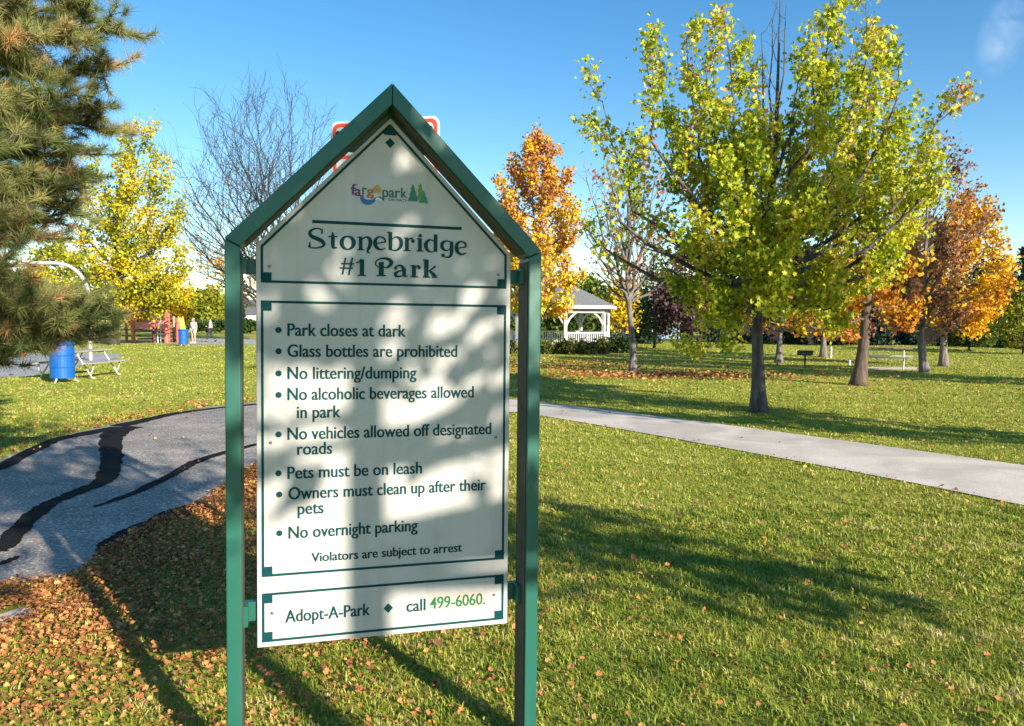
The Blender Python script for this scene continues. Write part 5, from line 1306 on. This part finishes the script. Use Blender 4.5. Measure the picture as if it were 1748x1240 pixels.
for y0, y1, dens, h, w, seg in ((2.0, 4.2, 9000, .036, .0029, 2), (4.2, 6.5, 5000, .036, .0040, 2), (6.5, 10, 2300, .034, .0065, 1), (10, 16, 800, .034, .011, 1), (16, 30, 220, .036, .020, 1), (30, 62, 42, .042, .040, 1)):
    half = min(.70 * y1 + 2.2, 44); N = int(dens * 2 * half * (y1 - y0))
    P = np.c_[grng.uniform(-half, half, N), grng.uniform(y0, y1, N)]
    P = P[np.abs(P[:, 0]) < .70 * P[:, 1] + 2.2]
    bad = inside(P, SLAB)
    for pl in PAVED: bad |= inside(P, pl)
    P = P[~bad]
    ld = litter_density(P); P = P[grng.random(len(P)) > np.clip(ld / 1800, 0, .86)]
    N = len(P); c3 = np.c_[P, np.zeros(N)]
    cl = clump(np.random.default_rng(8), c3, .55); cl2 = clump(np.random.default_rng(9), c3, 2.6); cl3 = clump(np.random.default_rng(10), c3, .16)
    hh = h * grng.uniform(.45, 1.2, N) * (.62 + .75 * cl3) * (.8 + .4 * cl)
    az = grng.uniform(0, 6.283, N); ln_ = np.abs(grng.normal(0, .85, N)) + .15
    dx, dy = np.cos(az), np.sin(az); wx, wy = -np.sin(az + grng.normal(0, .5, N)), np.cos(az + grng.normal(0, .5, N))
    ww = w * grng.uniform(.6, 1.3, N)
    wv = np.c_[wx * ww, wy * ww, np.zeros(N)]
    base = np.c_[P, np.full(N, -.002)]
    midp = base + np.c_[dx * ln_ * hh * .28, dy * ln_ * hh * .28, hh * .58]
    tip = base + np.c_[dx * ln_ * hh, dy * ln_ * hh, hh * (1 - .22 * np.minimum(ln_, 2))]
    cl4 = clump(np.random.default_rng(12), c3, .33)
    tn = np.clip(.34 + .40 * (cl2 - .5) + .42 * (cl - .5) + .40 * (cl4 - .5) + grng.normal(0, .16, N) + (grng.random(N) < .055) * .45, 0, 1)
    if seg == 2:
        v = np.stack([base - wv, base + wv, midp - wv * .75, midp + wv * .75, tip], 1).reshape(-1, 3)
        k = np.arange(N)[:, None] * 5
        f = np.concatenate([k + [[0, 1, 3]], k + [[0, 3, 2]], k + [[2, 3, 4]]], 1).reshape(-1, 3); tt = np.repeat(tn, 3)
    else:
        v = np.stack([base - wv, base + wv, tip], 1).reshape(-1, 3); f = np.arange(3 * N).reshape(-1, 3); tt = tn
    GV.append(v); GF.append(f + off); GT.append(tt); off += len(v)
tag(np_mesh('grass', np.concatenate(GV), np.concatenate(GF), L['grass'], None, {'tint': np.concatenate(GT)}), 'mown lawn grass with dry blades around the park sign and beyond the walk', 'grass', kind='stuff')

lrng = np.random.default_rng(6)
LP = []
for y0, y1 in ((2.0, 5), (5, 9), (9, 16), (16, 32)):
    half = .70 * y1 + .8; dmax = 4400 if y1 < 10 else 700 if y1 < 20 else 220
    N = int(dmax * 2 * half * (y1 - y0)); P = np.c_[lrng.uniform(-half, half, N), lrng.uniform(y0, y1, N)]
    P = P[np.abs(P[:, 0]) < .70 * P[:, 1] + .8]
    de = litter_density(P) * (1.0 if y1 < 10 else .75)
    pav = inside(P, PAVED[0]); con = inside(P, PAVED[1]) | inside(P, PAVED[2]) | inside(P, SLAB)
    de = np.where(pav, 2.0 + 60 * np.exp(-dist_line(P, EDGE_NEAR) / .10), de); de = np.where(con, 1.2, de)
    kp = lrng.random(len(P)) < de / dmax
    LP.append(np.c_[P[kp], np.where(pav | con, .022, .030)[kp] + np.where(pav | con, 0, lrng.uniform(-.012, .022, len(P)))[kp]])
c = np.concatenate(LP); N = len(c)
az = lrng.uniform(0, 6.283, N); d = np.c_[np.cos(az), np.sin(az), lrng.normal(0, .32, N)]; d /= np.linalg.norm(d, axis=1)[:, None]
up_ = np.c_[lrng.normal(0, .55, (N, 2)), np.ones(N)]; w = np.cross(d, up_); w /= np.linalg.norm(w, axis=1)[:, None]; nn = np.cross(w, d)
c[:, 2] += np.where(c[:, 1] > 14, .022, 0)
s_ = (.0115 + .0195 * lrng.random(N) ** 2.2 + np.clip(c[:, 1] - 6, 0, 16) * .0038)[:, None] * np.where(lrng.random(N) < .02, 1.45, 1.0)[:, None]
cu = lrng.uniform(.05, .60, N)[:, None]
# six-pointed curled outline: stem, two lower lobes, two upper lobes, tip
v = np.stack([c - d * .55 * s_, c - d * .18 * s_ + w * .50 * s_ + nn * cu * s_, c + d * .10 * s_ + w * .26 * s_ + nn * cu * .3 * s_, c + d * .22 * s_ + w * .46 * s_ + nn * cu * s_ * .9,
              c + d * .62 * s_ + nn * cu * .5 * s_, c + d * .22 * s_ - w * .46 * s_ + nn * cu * s_, c + d * .10 * s_ - w * .26 * s_ + nn * cu * .3 * s_, c - d * .18 * s_ - w * .50 * s_ + nn * cu * s_ * .8, c], 1)
v[:, :, 2] = np.maximum(v[:, :, 2], .0135)
k = np.arange(N)[:, None] * 9
f = np.concatenate([k + [[8, i, (i + 1) % 8]] for i in range(8)], 1).reshape(-1, 3)
tn = np.clip(lrng.normal(.5, .24, N) + .12 * (clump(lrng, c, 1.0) - .5) * 2, 0, 1)
tag(np_mesh('fallen_leaves', v.reshape(-1, 3), f, L['litter'], None, {'tint': np.repeat(tn, 8)}), 'dry orange and brown leaves scattered over the lawn and along the asphalt path', 'leaves', kind='stuff')
